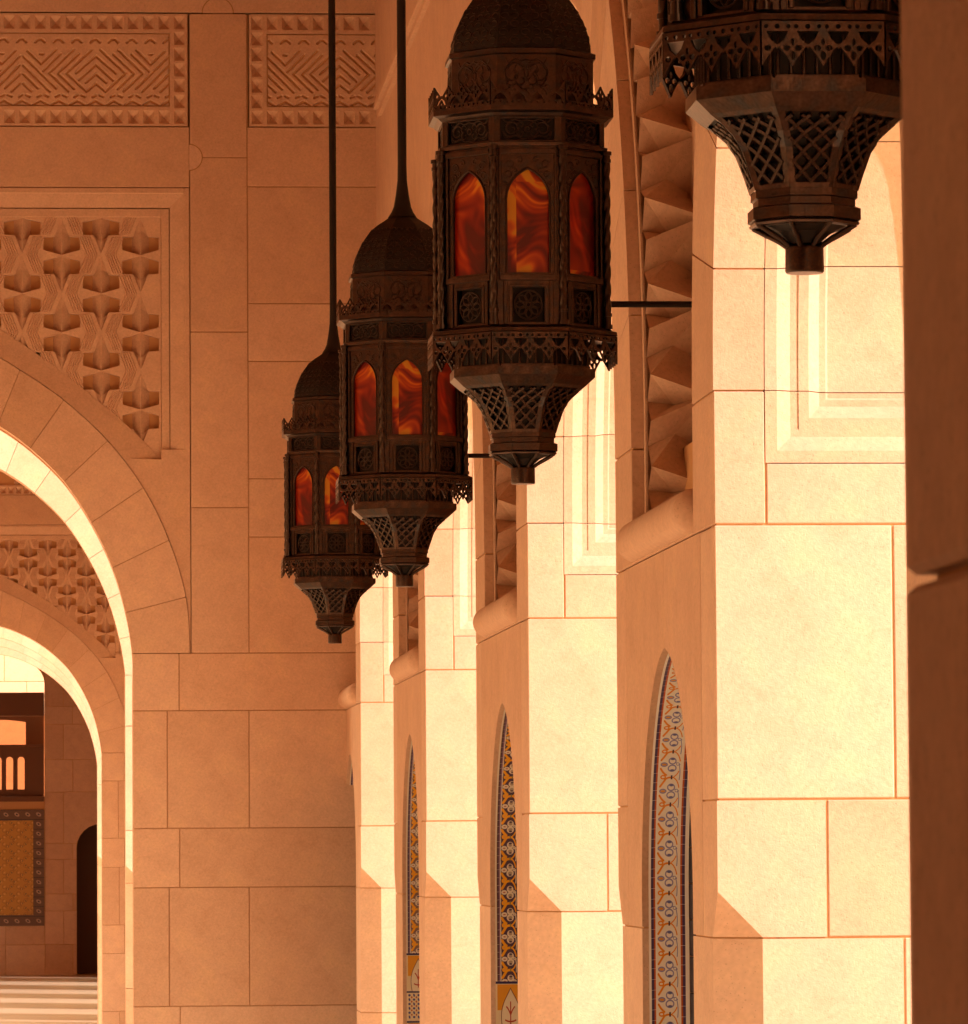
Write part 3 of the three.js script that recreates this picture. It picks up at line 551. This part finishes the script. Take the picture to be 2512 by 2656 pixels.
// ------------------------------------------------------------------ floors, roofs and the side of the corridor that the camera does not see
const floorMat = new THREE.MeshStandardMaterial({ color: new THREE.Color().setRGB(0.90, 0.70, 0.48), roughness: 0.28, map: grainMap });
struct('ground', boxUV(flat(new THREE.PlaneGeometry(1600, 1600).rotateX(-Math.PI / 2).translate(0, -0.004, 0))), new THREE.MeshStandardMaterial({ color: new THREE.Color().setRGB(0.78, 0.58, 0.36), roughness: 0.9 }));
struct('floor', rawBox(-5.6, 3.1, -0.1, 0, -114, 9), floorMat);
for (const [a, b] of [[-9, 34.7], [38.4, 70.7], [82.5, 114.2]]) struct('ceiling', rawBox(-5.4, 3.0, 8.6, 8.9, -b, -a), timber);
struct('corridor_wall', rawBox(-4.6, -4.16, 0, 8.6, -1.8, 9), plaster);
struct('precinct_wall', rawBox(20, 21, 0, 8.8, -150, 40), plaster);
struct('back_wall', rawBox(-4.6, 3.0, 0, 8.6, 8.6, 9), plaster);
struct('side_wall', rawBox(1.76, 2.9, 0, 8.6, -1.8, 8.6), plaster);

// ------------------------------------------------------------------ far end: wall with gallery, tile panel and doorway
const FAR = 113.5;
{
  const w = thing('end_wall', [0, 0, -FAR], 'shaded stone wall at the far end with gallery, tile panel and dark doorway', 'wall');
  const sh = poly([[-4.2, 0], [1.75, 0], [1.75, 8.6], [-4.2, 8.6]]);
  const lun = mapN(17, (i) => { const a = Math.PI * i / 16; return [-1.55 + 0.97 * Math.cos(a), EYE + 3.50 + 0.62 * Math.sin(a)]; });
  sh.holes.push(hole([[-2.52, EYE + 1.08], [-0.58, EYE + 1.08], ...lun]));
  const nic = mapN(13, (i) => { const a = Math.PI * i / 12; return [0.62 + 0.52 * Math.cos(a), EYE + 0.0 + 0.50 * Math.sin(a)]; });
  sh.holes.push(hole([[0.10, 0.002], [1.14, 0.002], ...nic]));
  mk('core', extrudeZ(sh, -0.5, -0.02), joint, w);
  const hs = [-2.7, -2.05, -1.34, -0.98, -0.25, 0.09, 1.18, 1.87, 2.62, 3.0, 3.75, 4.5, 5.9];
  for (let i = 0; i + 1 < hs.length; i++) {
    const a = hs[i], b = hs[i + 1], lim = b <= 0.5 ? 0.10 : 1.75, xs = i % 2 ? [-0.575, -0.176, lim] : [-0.575, 0.02, lim];
    if (b > 0.3 && b < 1.2) { // stone with the head of the doorway cut in it
      mk('stone_block', boxG(-0.575, -0.18, EYE + 0.093, EYE + b - 0.004, -0.2, 0), anyStone(), w);
      mk('stone_block', extrudeZ(poly([[-0.172, EYE + 0.093], [0.105, EYE + 0.093], ...nic.slice().reverse().filter(([, y]) => y > EYE + 0.1), [1.14, EYE + 0.093], [1.75, EYE + 0.093], [1.75, EYE + b - 0.004], [-0.172, EYE + b - 0.004]]), -0.2, 0), anyStone(), w); continue;
    }
    for (let k = 0; k < 2; k++) mk('stone_block', boxG(xs[k] + 0.004, xs[k + 1] - 0.004, EYE + a + 0.004, EYE + b - 0.004, -0.2, 0), anyStone(), w);
    if (b <= -1.3) for (const x of [-3.2, -2.3, -1.4]) mk('stone_block', boxG(x + 0.004, Math.min(x + 0.9, -0.575) - 0.004, EYE + a + 0.004, EYE + b - 0.004, -0.2, 0), anyStone(), w);
  }
  mk('doorway', merge([rawBox(0.1, 1.14, -0.02, EYE + 0.5, -1.6, -1.5), rawBox(0.02, 0.1, -0.02, EYE + 0.5, -1.6, -0.5), rawBox(1.14, 1.2, -0.02, EYE + 0.5, -1.6, -0.5), rawBox(0.02, 1.2, EYE + 0.5, EYE + 0.6, -1.6, -0.5)]), wood, w);
  mk('lintel', boxG(-2.6, -0.585, EYE + 2.80, EYE + 3.30, -0.35, -0.04, 0.01), wood, w);
  mk('gallery_screen', (() => { const s = poly([[-2.52, EYE + 2.05], [-0.59, EYE + 2.05], [-0.59, EYE + 2.85], [-2.52, EYE + 2.85]]); s.holes.push(hole([[-2.1, EYE + 2.06], [-0.98, EYE + 2.06], [-0.98, EYE + 2.68], ...mapN(7, (i) => [-0.98 - 0.5 * i / 6, EYE + 2.68 + 0.05 * Math.sin(i / 6 * 1.5)]), [-2.1, EYE + 2.73]])); return extrudeZ(s, -0.6, -0.55); })(), wood, w);
  const bal = poly([[-2.52, EYE + 1.08], [-0.59, EYE + 1.08], [-0.59, EYE + 2.14], [-2.52, EYE + 2.14]]);
  for (let i = 0; i < 6; i++) { const x = -1.075 - i * 0.243, r = 0.073; bal.holes.push(hole([[x - r, EYE + 1.24], [x + r, EYE + 1.24], ...mapN(9, (k) => [x + r * Math.cos(Math.PI * k / 8), EYE + 1.86 + r * Math.sin(Math.PI * k / 8)])])); }
  mk('gallery_balustrade', extrudeZ(bal, -0.14, -0.06), wood, w);
  mk('gallery_rail', boxG(-2.5, -0.595, EYE + 2.12, EYE + 2.19, -0.18, 0.02, 0.006), wood, w);
  mk('gallery_ledge', boxG(-2.6, -0.59, EYE + 0.98, EYE + 1.10, -0.2, 0.06, 0.008), wood, w);
  const tp = mk('tile_panel', rawBox(-3.0, -0.605, EYE - 1.64, EYE + 0.80, -0.15, 0.012), new THREE.MeshStandardMaterial({ roughness: 0.35, map: canvasTex(512, 512, (g, W, H) => {
    g.fillStyle = '#c8923a'; g.fillRect(0, 0, W, H); g.lineWidth = 4;
    for (let i = 0; i < 6; i++) for (let j = 0; j < 6; j++) { const x = i * 85 + 42, y = j * 85 + 42, s = (i + j) % 2 ? 1 : -1; g.strokeStyle = '#8e5c24'; g.beginPath(); g.arc(x, y, 26, 0, 4.4 * s, s < 0); g.stroke(); g.beginPath(); g.arc(x + 40 * s, y + 38, 24, 1.5, 5.2); g.stroke(); g.fillStyle = i % 2 ? '#7d6a3a' : '#e2b862'; g.beginPath(); g.ellipse(x, y, 8, 14, s * 0.8, 0, 7); g.fill(); g.beginPath(); g.ellipse(x + 38 * s, y + 30, 12, 6, s, 0, 7); g.fill(); }
  }) }), w);
  { const p = tp.geometry.attributes, uv = p.uv; for (let i = 0; i < uv.count; i++) uv.setXY(i, p.position.getX(i) / 0.9, p.position.getY(i) / 0.9); }
  const edge = new THREE.MeshStandardMaterial({ roughness: 0.4, map: canvasTex(128, 128, (g, W, H) => { g.fillStyle = '#6b4f44'; g.fillRect(0, 0, W, H); g.fillStyle = '#b79a86'; g.beginPath(); g.ellipse(64, 64, 34, 22, 0.7, 0, 7); g.fill(); g.fillStyle = '#2a2430'; g.beginPath(); g.ellipse(64, 64, 14, 10, 0.7, 0, 7); g.fill(); g.fillRect(0, 0, W, 8); }) });
  for (const [x0, x1, y0, y1] of [[-0.82, -0.59, -1.65, 0.81], [-3.0, -0.82, 0.58, 0.81], [-3.0, -0.82, -1.65, -1.42]]) { const m = mk('tile_border', rawBox(x0, x1, EYE + y0, EYE + y1, -0.1, 0.03), edge, w), a = m.geometry.attributes; for (let i = 0; i < a.uv.count; i++) a.uv.setXY(i, (a.position.getX(i) + 0.59) / 0.23, (a.position.getY(i) - EYE + 1.65) / 0.205); }
  const b = thing('sunlit_building', [-1.5, 0, -119], 'sunlit wall seen through the opening above the far gallery', 'building');
  mk('wall', merge(mapN(9, (i) => mapN(6, (k) => boxG(-3.6 + k * 1.2 + (i % 2 ? 0.5 : 0) + 0.006, -2.4 + k * 1.2 + (i % 2 ? 0.5 : 0) - 0.006, i * 0.8 + 0.006, i * 0.8 + 0.794, -0.4, 0, 0.006))).flat()), plaster, b);
  mk('core', rawBox(-3.6, 3.6, 0, 7.2, -0.4, -0.02), joint, b);
  mk('painted_dado', rawBox(-3.6, 3.6, 0.01, EYE + 2.95, 0.002, 0.03), new THREE.MeshStandardMaterial({ color: new THREE.Color().setRGB(0.46, 0.16, 0.055), roughness: 0.9, map: grainMap }), b);
}

// ------------------------------------------------------------------ lanterns: local y = 0 at the tip
const oct = (pts) => { const g = new THREE.LatheGeometry(pts.map(([r, y]) => V2(r, y)), 8, Math.PI / 8).toNonIndexed(); return boxUV(flat(g)); };
const AP = Math.cos(Math.PI / 8), onFaces = (f) => mapN(8, (k) => f(k * Math.PI / 4, k));
const bar = (x0, x1, y0, y1, z0, z1) => boxG(x0, x1, y0, y1, z0, z1, 0.0015);
const tube = (pts, r, n = 10, c = false) => new THREE.TubeGeometry(new THREE.CatmullRomCurve3(pts.map((p) => V3(...p)), c), n, r, 4, c).toNonIndexed();
function scrolls(w, h) { // symmetrical arabesque of spirals, in a w x h field
  const L = [], spiral = (cx, cy, r, a0, turns, d) => mapN(9, (i) => { const t = i / 8, a = a0 + d * turns * 2 * Math.PI * t, q = r * (1 - 0.72 * t); return [cx + q * Math.cos(a), cy + q * Math.sin(a), 0]; });
  for (const sx of [-1, 1]) {
    const f = (pts) => pts.map(([x, y, z]) => [sx * x, y, z]);
    L.push(tube(f(spiral(w * 0.30, 0, h * 0.34, 2.6, 1.15, -1)), 0.0028, 22), tube(f(spiral(w * 0.12, h * 0.16, h * 0.22, -1.2, 0.9, 1)), 0.0024, 14), tube(f(spiral(w * 0.12, -h * 0.18, h * 0.22, 1.2, 0.9, -1)), 0.0024, 14));
    L.push(tube(f([[0, -h * 0.42, 0], [w * 0.1, -h * 0.44, 0], [w * 0.22, -h * 0.3, 0], [w * 0.42, -h * 0.42, 0], [w * 0.47, -h * 0.1, 0]]), 0.0026, 14), tube(f([[0, h * 0.42, 0], [w * 0.12, h * 0.36, 0], [w * 0.24, h * 0.44, 0], [w * 0.40, h * 0.30, 0], [w * 0.47, h * 0.44, 0]]), 0.0026, 14));
    L.push(tube(f([[w * 0.44, h * 0.1, 0], [w * 0.38, h * 0.25, 0], [w * 0.28, h * 0.33, 0]]), 0.0024, 6), tube(f([[w * 0.44, -h * 0.2, 0], [w * 0.40, -h * 0.32, 0], [w * 0.3, -h * 0.36, 0]]), 0.0024, 6));
  }
  L.push(tube(mapN(10, (i) => [w * 0.05 * Math.cos(i * 0.628), h * 0.12 * Math.sin(i * 0.628), 0]), 0.0026, 14, true));
  return merge(L);
}
function laceShape(W, H, n, inv) { // a strip with hanging pierced diamonds; H downwards
  const p = W / n, s = new THREE.Shape(), Y = (y) => inv * y; const pts = [[-W / 2, Y(0)], [-W / 2, Y(-H)]];
  for (let i = 0; i < n; i++) { const x = -W / 2 + i * p; if (i) pts.push([x, Y(-H)]); pts.push([x + p * 0.12, Y(-H * 0.86)], [x + p * 0.40, Y(-H * 0.60)], [x + p * 0.46, Y(-H * 0.57)], [x + p * 0.5, Y(-H * 0.62)], [x + p * 0.54, Y(-H * 0.57)], [x + p * 0.60, Y(-H * 0.60)], [x + p * 0.88, Y(-H * 0.86)]); }
  pts.push([W / 2, Y(-H)], [W / 2, Y(0)]);
  pts.forEach(([x, y], i) => (i ? s.lineTo(x, y) : s.moveTo(x, y)));
  const ell = (cx, cy, rx, ry, a = 0) => hole(mapN(8, (k) => { const t = k * Math.PI / 4, u = rx * Math.cos(t), v = ry * Math.sin(t); return [cx + u * Math.cos(a) - v * Math.sin(a), Y(cy + u * Math.sin(a) + v * Math.cos(a))]; }));
  for (let i = 0; i <= n; i++) {
    const x = -W / 2 + i * p, c = -H * 0.60;
    if (i && i < n) { s.holes.push(ell(x, c + H * 0.135, p * 0.065, H * 0.085), ell(x, c - H * 0.17, p * 0.10, H * 0.105)); }
    for (const q of [-1, 1]) { if ((i === 0 && q < 0) || (i === n && q > 0)) continue; s.holes.push(ell(x + q * p * 0.19, c - H * 0.005, p * 0.125, H * 0.07)); s.holes.push(ell(x + q * p * 0.13, -H * 0.12, p * 0.075, H * 0.05)); }
    if (i < n) { const m = x + p / 2; s.holes.push(hole([[m - p * 0.36, Y(-H * 0.225)], [m + p * 0.36, Y(-H * 0.225)], [m + p * 0.24, Y(-H * 0.40)], [m, Y(-H * 0.535)], [m - p * 0.24, Y(-H * 0.40)]])); s.holes.push(ell(m, -H * 0.12, p * 0.09, H * 0.06)); }
  }
  return s;
}
const conePts = [[0.102, 0.150], [0.112, 0.180], [0.128, 0.222], [0.147, 0.250], [0.172, 0.272], [0.197, 0.288]];
const coneR = (y) => { for (let i = 0; i + 1 < conePts.length; i++) { const [r0, y0] = conePts[i], [r1, y1] = conePts[i + 1]; if (y <= y1) return r0 + (r1 - r0) * (y - y0) / (y1 - y0); } return 0.197; };
// length along the cone's profile, so that the lattice keeps its shape where the cone flares
const coneLen = [0]; for (let i = 1; i < conePts.length; i++) coneLen.push(coneLen[i - 1] + Math.hypot(conePts[i][0] - conePts[i - 1][0], conePts[i][1] - conePts[i - 1][1]));
const coneAt = (l) => { let i = 0; while (i < conePts.length - 2 && l > coneLen[i + 1]) i++; const t = (l - coneLen[i]) / (coneLen[i + 1] - coneLen[i]); return [conePts[i][0] + (conePts[i + 1][0] - conePts[i][0]) * t, conePts[i][1] + (conePts[i + 1][1] - conePts[i][1]) * t]; };
function buildLantern(L) {
  const rod = new THREE.LatheGeometry([[0.06, 1.525], [0.045, 1.548], [0.036, 1.57], [0.027, 1.62], [0.02, 1.68], [0.0185, 1.75], [0.0185, 4.84]].map(([r, y]) => V2(r, y)), 20);
  mk('suspension_rod', rod, darkBronze, L);
  mk('tie_rod', new THREE.CylinderGeometry(0.0095, 0.0095, 0.42, 12).rotateZ(Math.PI / 2).translate(0.24 + 0.19, 0.54, 0), darkBronze, L);
  mk('lamp_holder', new THREE.CylinderGeometry(0.03, 0.03, 0.42, 12).translate(0, 0.77, 0), darkBronze, L);
  mk('dome', oct([[0.222, 1.285], [0.2215, 1.301], [0.216, 1.332], [0.206, 1.364], [0.194, 1.390], [0.182, 1.413], [0.160, 1.445], [0.1375, 1.470], [0.11, 1.491], [0.0825, 1.508], [0.05, 1.530]]), darkBronze, L);
  mk('neck', oct([[0.2, 1.09], [0.229, 1.092], [0.229, 1.262], [0.237, 1.266], [0.237, 1.280], [0.222, 1.286]]), bronze, L);
  mk('upper_cornice', oct([[0.262, 1.072], [0.268, 1.076], [0.276, 1.083], [0.291, 1.089], [0.291, 1.104], [0.284, 1.105], [0.2, 1.106]]), bronze, L);
  mk('lower_cornice', oct([[0.2, 0.456], [0.276, 0.455], [0.283, 0.449], [0.296, 0.445], [0.298, 0.434], [0.291, 0.430], [0.2, 0.428]]), bronze, L);
  mk('drum', oct([[0.205, 0.336], [0.207, 0.43]]), darkBronze, L);
  mk('base_ledge', oct([[0.205, 0.3385], [0.228, 0.337], [0.228, 0.312], [0.199, 0.288]]), bronze, L);
  mk('inner_cone', oct(conePts.map(([r, y]) => [r - 0.012, y])), darkBronze, L);
  mk('collar', oct([[0.098, 0.150], [0.103, 0.150], [0.103, 0.136], [0.0985, 0.134], [0.0985, 0.121], [0.104, 0.119], [0.109, 0.117], [0.109, 0.096], [0.103, 0.093], [0.107, 0.090], [0.104, 0.086], [0.06, 0.085]]), bronze, L);
  mk('claw_cone', oct([[0.028, 0.048], [0.034, 0.058], [0.055, 0.075], [0.085, 0.087]]), darkBronze, L);
  mk('finial', new THREE.LatheGeometry([[0, 0.001], [0.034, 0], [0.0365, 0.004], [0.036, 0.046], [0.03, 0.054], [0, 0.056]].map(([r, y]) => V2(r, y)), 24), bronze, L);
  // shared pieces of one face
  const face = (name, g, mat, at = (m) => m) => onFaces((a) => { const m = mk(name, g, mat, L); m.rotation.y = a; return at(m); });
  const fw = (R) => 2 * R * Math.sin(Math.PI / 8);
  // claws
  onFaces((a) => { const g = tube([[0, 0.05, 0.033], [0, 0.062, 0.05], [0, 0.075, 0.075], [0, 0.088, 0.099]], 0.0055, 8); const m = mk('claw', g, bronze, L); m.rotation.y = a + Math.PI / 8; });
  // cone ribs and lattice
  const ribG = (() => { const P = []; for (let i = 0; i + 1 < conePts.length; i++) { const q = (j, s) => { const [r, y] = conePts[j], h = 0.009 + r * 0.02; return [[s * h, y, r * 1.0 - h * Math.tan(Math.PI / 8) + 0.0015]]; }; const a = q(i, -1)[0], b = q(i, 1)[0], c = q(i + 1, 1)[0], d = q(i + 1, -1)[0], m0 = [0, conePts[i][1], conePts[i][0] + 0.003], m1 = [0, conePts[i + 1][1], conePts[i + 1][0] + 0.003]; P.push([a, m0, m1], [a, m1, d], [m0, b, c], [m0, c, m1]); } return triG(P); })();
  onFaces((a) => { const m = mk('cone_rib', ribG, bronze, L); m.rotation.y = a + Math.PI / 8; });
  const latG = (() => {
    const T = coneLen[coneLen.length - 1], G2 = [], l0 = 0.012, l1 = T - 0.018, onS = (u, l, o = 0) => { const [r, y] = coneAt(l); return [u, y, r * AP + o]; }, lim = (l) => coneAt(l)[0] * Math.sin(Math.PI / 8) - 0.009;
    const step = 0.034;
    for (const d of [1, -1]) for (let c = -9; c < 9; c++) {
      let run = [];
      const flush = () => { if (run.length > 1) { for (let i = 0; i + 1 < run.length; i++) { const a = V3(...run[i]), b = V3(...run[i + 1]), len = a.distanceTo(b), g = new THREE.BoxGeometry(0.0062, len + 0.002, 0.007); const q = new THREE.Quaternion().setFromUnitVectors(V3(0, 1, 0), b.clone().sub(a).normalize()); g.applyQuaternion(q).translate(...a.add(b).multiplyScalar(0.5).toArray()); G2.push(flat(g)); } } run = []; };
      for (let l = l0; l <= l1; l += 0.006) { const u = d * ((l - l0) * 0.92 + c * step) ; if (Math.abs(u) < lim(l)) run.push(onS(u, l)); else flush(); }
      flush();
    }
    for (let i = -4; i < 12; i++) for (let j = -6; j < 7; j++) { const l = l0 + step * (i + (j & 1 ? 0.5 : 0)) / 0.92, u = j * step / 2; if (l > l0 + 0.004 && l < l1 - 0.004 && Math.abs(u) < lim(l) - 0.004) G2.push(flat(new THREE.OctahedronGeometry(0.0085).translate(...onS(u, l, -0.008)))); }
    const bandTop = [l1 + 0.004, T], bandLow = [0, l0 - 0.003];
    for (const [a, b] of [bandTop, bandLow]) { const wa = lim(a) + 0.009, wb = lim(b) + 0.009, q = [onS(-wa, a, 0.002), onS(wa, a, 0.002), onS(wb, b, 0.002), onS(-wb, b, 0.002)]; G2.push(triG([[q[0], q[1], q[2]], [q[0], q[2], q[3]]])); }
    return merge(G2.map((g) => { const k = clean(g); if (!k.attributes.uv) boxUV(k); return k; }));
  })();
  face('lattice_panel', latG, bronze);
  // drum slots: little arcade of ribs
  const slotG = merge(mapN(7, (i) => bar(-0.072 + i * 0.024 - 0.003, -0.072 + i * 0.024 + 0.003, 0.343, 0.42, 0.205 * AP - 0.004, 0.205 * AP + 0.006)).concat([bar(-0.078, 0.078, 0.337, 0.346, 0.205 * AP - 0.004, 0.205 * AP + 0.008)]));
  face('slotted_screen', slotG, bronze);
  // hanging lace and cresting
  const laceG = extrudeZ(laceShape(fw(0.295) - 0.002, 0.082, 4, 1), -0.003, 0.003).translate(0, 0.431, 0.295 * AP), crestG = extrudeZ(laceShape(fw(0.288) - 0.002, 0.072, 4, -1), -0.003, 0.003).translate(0, 1.103, 0.288 * AP);
  face('lace_fringe', laceG, bronze); face('cresting', crestG, bronze);
  // body panel with pointed window and square rosette opening
  const R = 0.258, W = fw(R), z = R * AP;
  const win = (w, b, sp, ap) => { const arc = mapN(9, (i) => { const q = i / 8; return [w * (1 - Math.pow(q, 1.9)), sp + (ap - sp) * (0.35 * q + 0.65 * Math.sin(q * Math.PI / 2) * (0.75 + 0.25 * q))]; }); return [[-w, b], [w, b], ...arc, ...arc.slice(0, -1).reverse().map(([x, y]) => [-x, y])]; };
  const wo = win(0.064, 0.610, 0.832, 0.918);
  const plate = [poly([[-W / 2, 0.832], [-0.064, 0.832], ...wo.slice(2).reverse().slice(1), [0.064, 0.832], [W / 2, 0.832], [W / 2, 1.0], [-W / 2, 1.0]]),
    ...[[-W / 2, -0.064, 0.610, 0.832], [0.064, W / 2, 0.610, 0.832], [-W / 2, W / 2, 0.566, 0.610], [-W / 2, -0.047, 0.463, 0.566], [0.047, W / 2, 0.463, 0.566], [-W / 2, W / 2, 0.452, 0.463]].map(([a, b, c, d]) => poly([[a, c], [b, c], [b, d], [a, d]]))];
  const panels = face('body_panel', merge(plate.map((q) => extrudeZ(q, z - 0.010, z))), bronze), onPanel = (name, g, mat) => panels.forEach((p) => mk(name, g, mat, p));
  const trim = merge([bar(-0.086, -0.078, 0.60, 0.978, z, z + 0.007), bar(0.078, 0.086, 0.60, 0.978, z, z + 0.007), bar(-0.085, 0.085, 0.962, 0.978, z + 0.0005, z + 0.010), bar(-0.085, 0.085, 0.586, 0.604, z + 0.0005, z + 0.010),
    bar(-0.074, -0.062, 0.455, 0.586, z, z + 0.006), bar(0.062, 0.074, 0.455, 0.586, z, z + 0.006), bar(-0.058, -0.048, 0.46, 0.57, z, z + 0.004), bar(0.048, 0.058, 0.46, 0.57, z, z + 0.004), bar(-0.058, 0.058, 0.567, 0.574, z + 0.0003, z + 0.005)]);
  onPanel('panel_moulding', trim, bronze);
  onPanel('window_rim', merge([tube(wo.slice(2).map(([x, y]) => [x, y, z + 0.001]), 0.0038, 30), tube([[-0.064, 0.610, z + 0.001], [-0.064, 0.832, z + 0.001]], 0.003, 1), tube([[0.064, 0.610, z + 0.001], [0.064, 0.832, z + 0.001]], 0.003, 1)]), bronze);
  for (const sd of [-1, 1]) { const spG = (() => { const q = []; for (const s of [sd]) for (const [cx, cy, r] of [[0.052, 0.930, 0.014], [0.056, 0.900, 0.012], [0.024, 0.944, 0.010], [0.066, 0.872, 0.008], [0.038, 0.912, 0.009]]) q.push(tube(mapN(8, (i) => { const a = 0.6 + i * 0.75; return [s * (cx + r * (1 - i * 0.08) * Math.cos(a)), cy + r * (1 - i * 0.08) * Math.sin(a), z + 0.001]; }), 0.0019, 10)); return merge(q); })();
  onPanel('spandrel_filigree', spG, bronze); }
  const roG = (() => { const q = [tube(mapN(16, (i) => [0.041 * Math.cos(i * Math.PI / 8), 0.5145 + 0.043 * Math.sin(i * Math.PI / 8), z - 0.004]), 0.0028, 24, true), tube(mapN(8, (i) => [0.008 * Math.cos(i * Math.PI / 4), 0.5145 + 0.008 * Math.sin(i * Math.PI / 4), z - 0.004]), 0.0024, 10, true)];
    for (let k = 0; k < 8; k++) { const a = k * Math.PI / 4, f = (r, t) => [r * Math.cos(a + t), 0.5145 + r * Math.sin(a + t), z - 0.004]; q.push(tube([f(0.010, 0), f(0.020, 0.32), f(0.030, 0.30), f(0.040, 0)], 0.0022, 7), tube([f(0.010, 0), f(0.020, -0.32), f(0.030, -0.30), f(0.040, 0)], 0.0022, 7)); }
    return merge(q); })();
  onPanel('rosette', roG, bronze);
  onPanel('rosette_back', rawBox(-0.05, 0.05, 0.458, 0.572, z - 0.030, z - 0.022), darkBronze);
  onFaces((a, k) => {
    const sh = poly(win(0.067, 0.605, 0.832, 0.923)), g = new THREE.ShapeGeometry(sh).translate(0, 0, z - 0.012).toNonIndexed(), p = g.attributes.position, uv = new Float32Array(p.count * 2), o = [0.13, 0.55, 0.31, 0.77, 0.02, 0.44, 0.9, 0.66][k];
    for (let i = 0; i < p.count; i++) { uv[i * 2] = p.getX(i) / 0.26 + o; uv[i * 2 + 1] = (p.getY(i) - 0.6) / 0.36 + o * 1.7; }
    g.setAttribute('uv', new THREE.BufferAttribute(uv, 2)); g.computeVertexNormals();
    mk('glass_pane', g, glass, panels[k]);
  });
  // frieze
  mk('frieze_frame', oct([[0.2, 0.984], [0.270, 0.985], [0.272, 0.996], [0.260, 1.000]]), bronze, L);
  mk('frieze_back', oct([[0.247, 0.998], [0.247, 1.074]]), darkBronze, L);
  face('frieze_filigree', scrolls(0.152, 0.066).translate(0, 1.0365, 0.262 * AP - 0.008), bronze);
  const friezePosts = merge([bar(-W / 2 - 0.003, -0.080, 0.998, 1.075, 0.262 * AP - 0.012, 0.262 * AP), bar(0.080, W / 2 + 0.003, 0.998, 1.075, 0.262 * AP - 0.012, 0.262 * AP), bar(-0.082, 0.082, 1.068, 1.076, 0.262 * AP - 0.011, 0.262 * AP - 0.001), bar(-0.082, 0.082, 0.997, 1.004, 0.262 * AP - 0.011, 0.262 * AP - 0.001)]);
  face('frieze_border', friezePosts, bronze);
  face('neck_filigree', scrolls(0.128, 0.10).translate(0, 1.205, 0.229 * AP), bronze);
  face('dome_filigree', (() => { const q = []; const f = (u, y) => { const tab = [[0.222, 1.285], [0.216, 1.332], [0.206, 1.364], [0.182, 1.413], [0.1375, 1.470], [0.0825, 1.508]]; let r = 0.08; for (let i = 0; i + 1 < tab.length; i++) if (y >= tab[i][1] && y <= tab[i + 1][1]) r = tab[i][0] + (tab[i + 1][0] - tab[i][0]) * (y - tab[i][1]) / (tab[i + 1][1] - tab[i][1]); return [u * r * 0.36, y, r * AP + 0.001]; };
    for (let j = 0; j < 7; j++) for (let i = -2; i <= 2; i++) { const y0 = 1.305 + j * 0.026, sg = (i + j) & 1 ? 1 : -1; q.push(tube(mapN(6, (k) => { const a = k * 1.0; return f(i * 0.42 + sg * 0.17 * Math.cos(a), y0 + 0.010 * Math.sin(a)); }), 0.0018, 7)); }
    return merge(q); })(), bronze);
  // twisted colonettes
  const colG = (() => {
    const N = 12, M = 64, y0 = 0.50, y1 = 0.955, P = [], I = []; for (let j = 0; j <= M; j++) for (let i = 0; i < N; i++) { const t = i / N * 2 * Math.PI, y = y0 + (y1 - y0) * j / M, r = 0.0102 + 0.0019 * Math.cos(3 * t + (y - y0) * 120); P.push(r * Math.cos(t), y, r * Math.sin(t)); if (j < M) { const a = j * N + i, b = j * N + (i + 1) % N; I.push(a, a + N, b, b, a + N, b + N); } }
    const g = new THREE.BufferGeometry(); g.setAttribute('position', new THREE.Float32BufferAttribute(P, 3)); g.setIndex(I); g.computeVertexNormals();
    const parts = [g.toNonIndexed()]; for (const [r, a, b] of [[0.015, 0.455, 0.468], [0.011, 0.468, 0.492], [0.014, 0.492, 0.502], [0.014, 0.953, 0.963], [0.0115, 0.963, 0.975], [0.016, 0.975, 0.986]]) parts.push(new THREE.CylinderGeometry(r, r, b - a, 14).translate(0, (a + b) / 2, 0).toNonIndexed());
    return merge(parts.map((q) => { q.deleteAttribute('uv'); return q; }));
  })();
  onFaces((a) => { for (const o of [0]) { const m = mk('colonette', colG, bronze, L), t = a + Math.PI / 8; m.position.set(0.268 * Math.sin(t), 0, 0.268 * Math.cos(t)); m.rotation.y = t; } });
}
const lanternSpots = [[1.3635, 1.059, 0], [1.345, 1.074, 1], [1.3645, 1.060, 2], [1.3735, 1.056, 3]];
const lanternLabels = ['nearest bronze lantern cut off by the top of the picture, only its lower end showing', 'largest fully seen bronze lantern with bright amber panes, in front of the carved strip', 'middle sized bronze lantern, partly hidden behind the large one, rod above its dome', 'smallest farthest bronze lantern, in front of the shaded cross wall'];
const lamp = thing('hanging_lantern', [lanternSpots[0][0], EYE + lanternSpots[0][1], -pierZ(-1)], lanternLabels[0], 'lantern', 'bronze lanterns hanging in a row along the arcade');
buildLantern(lamp);
for (let k = 1; k < 4; k++) {
  const [x, h, i] = lanternSpots[k], c = lamp.clone(); c.name = numbered('hanging_lantern'); c.position.set(x, EYE + h, -pierZ(i - 1)); c.userData = { ...lamp.userData, label: lanternLabels[k] }; scene.add(c);
}
renderer.render(scene, camera);
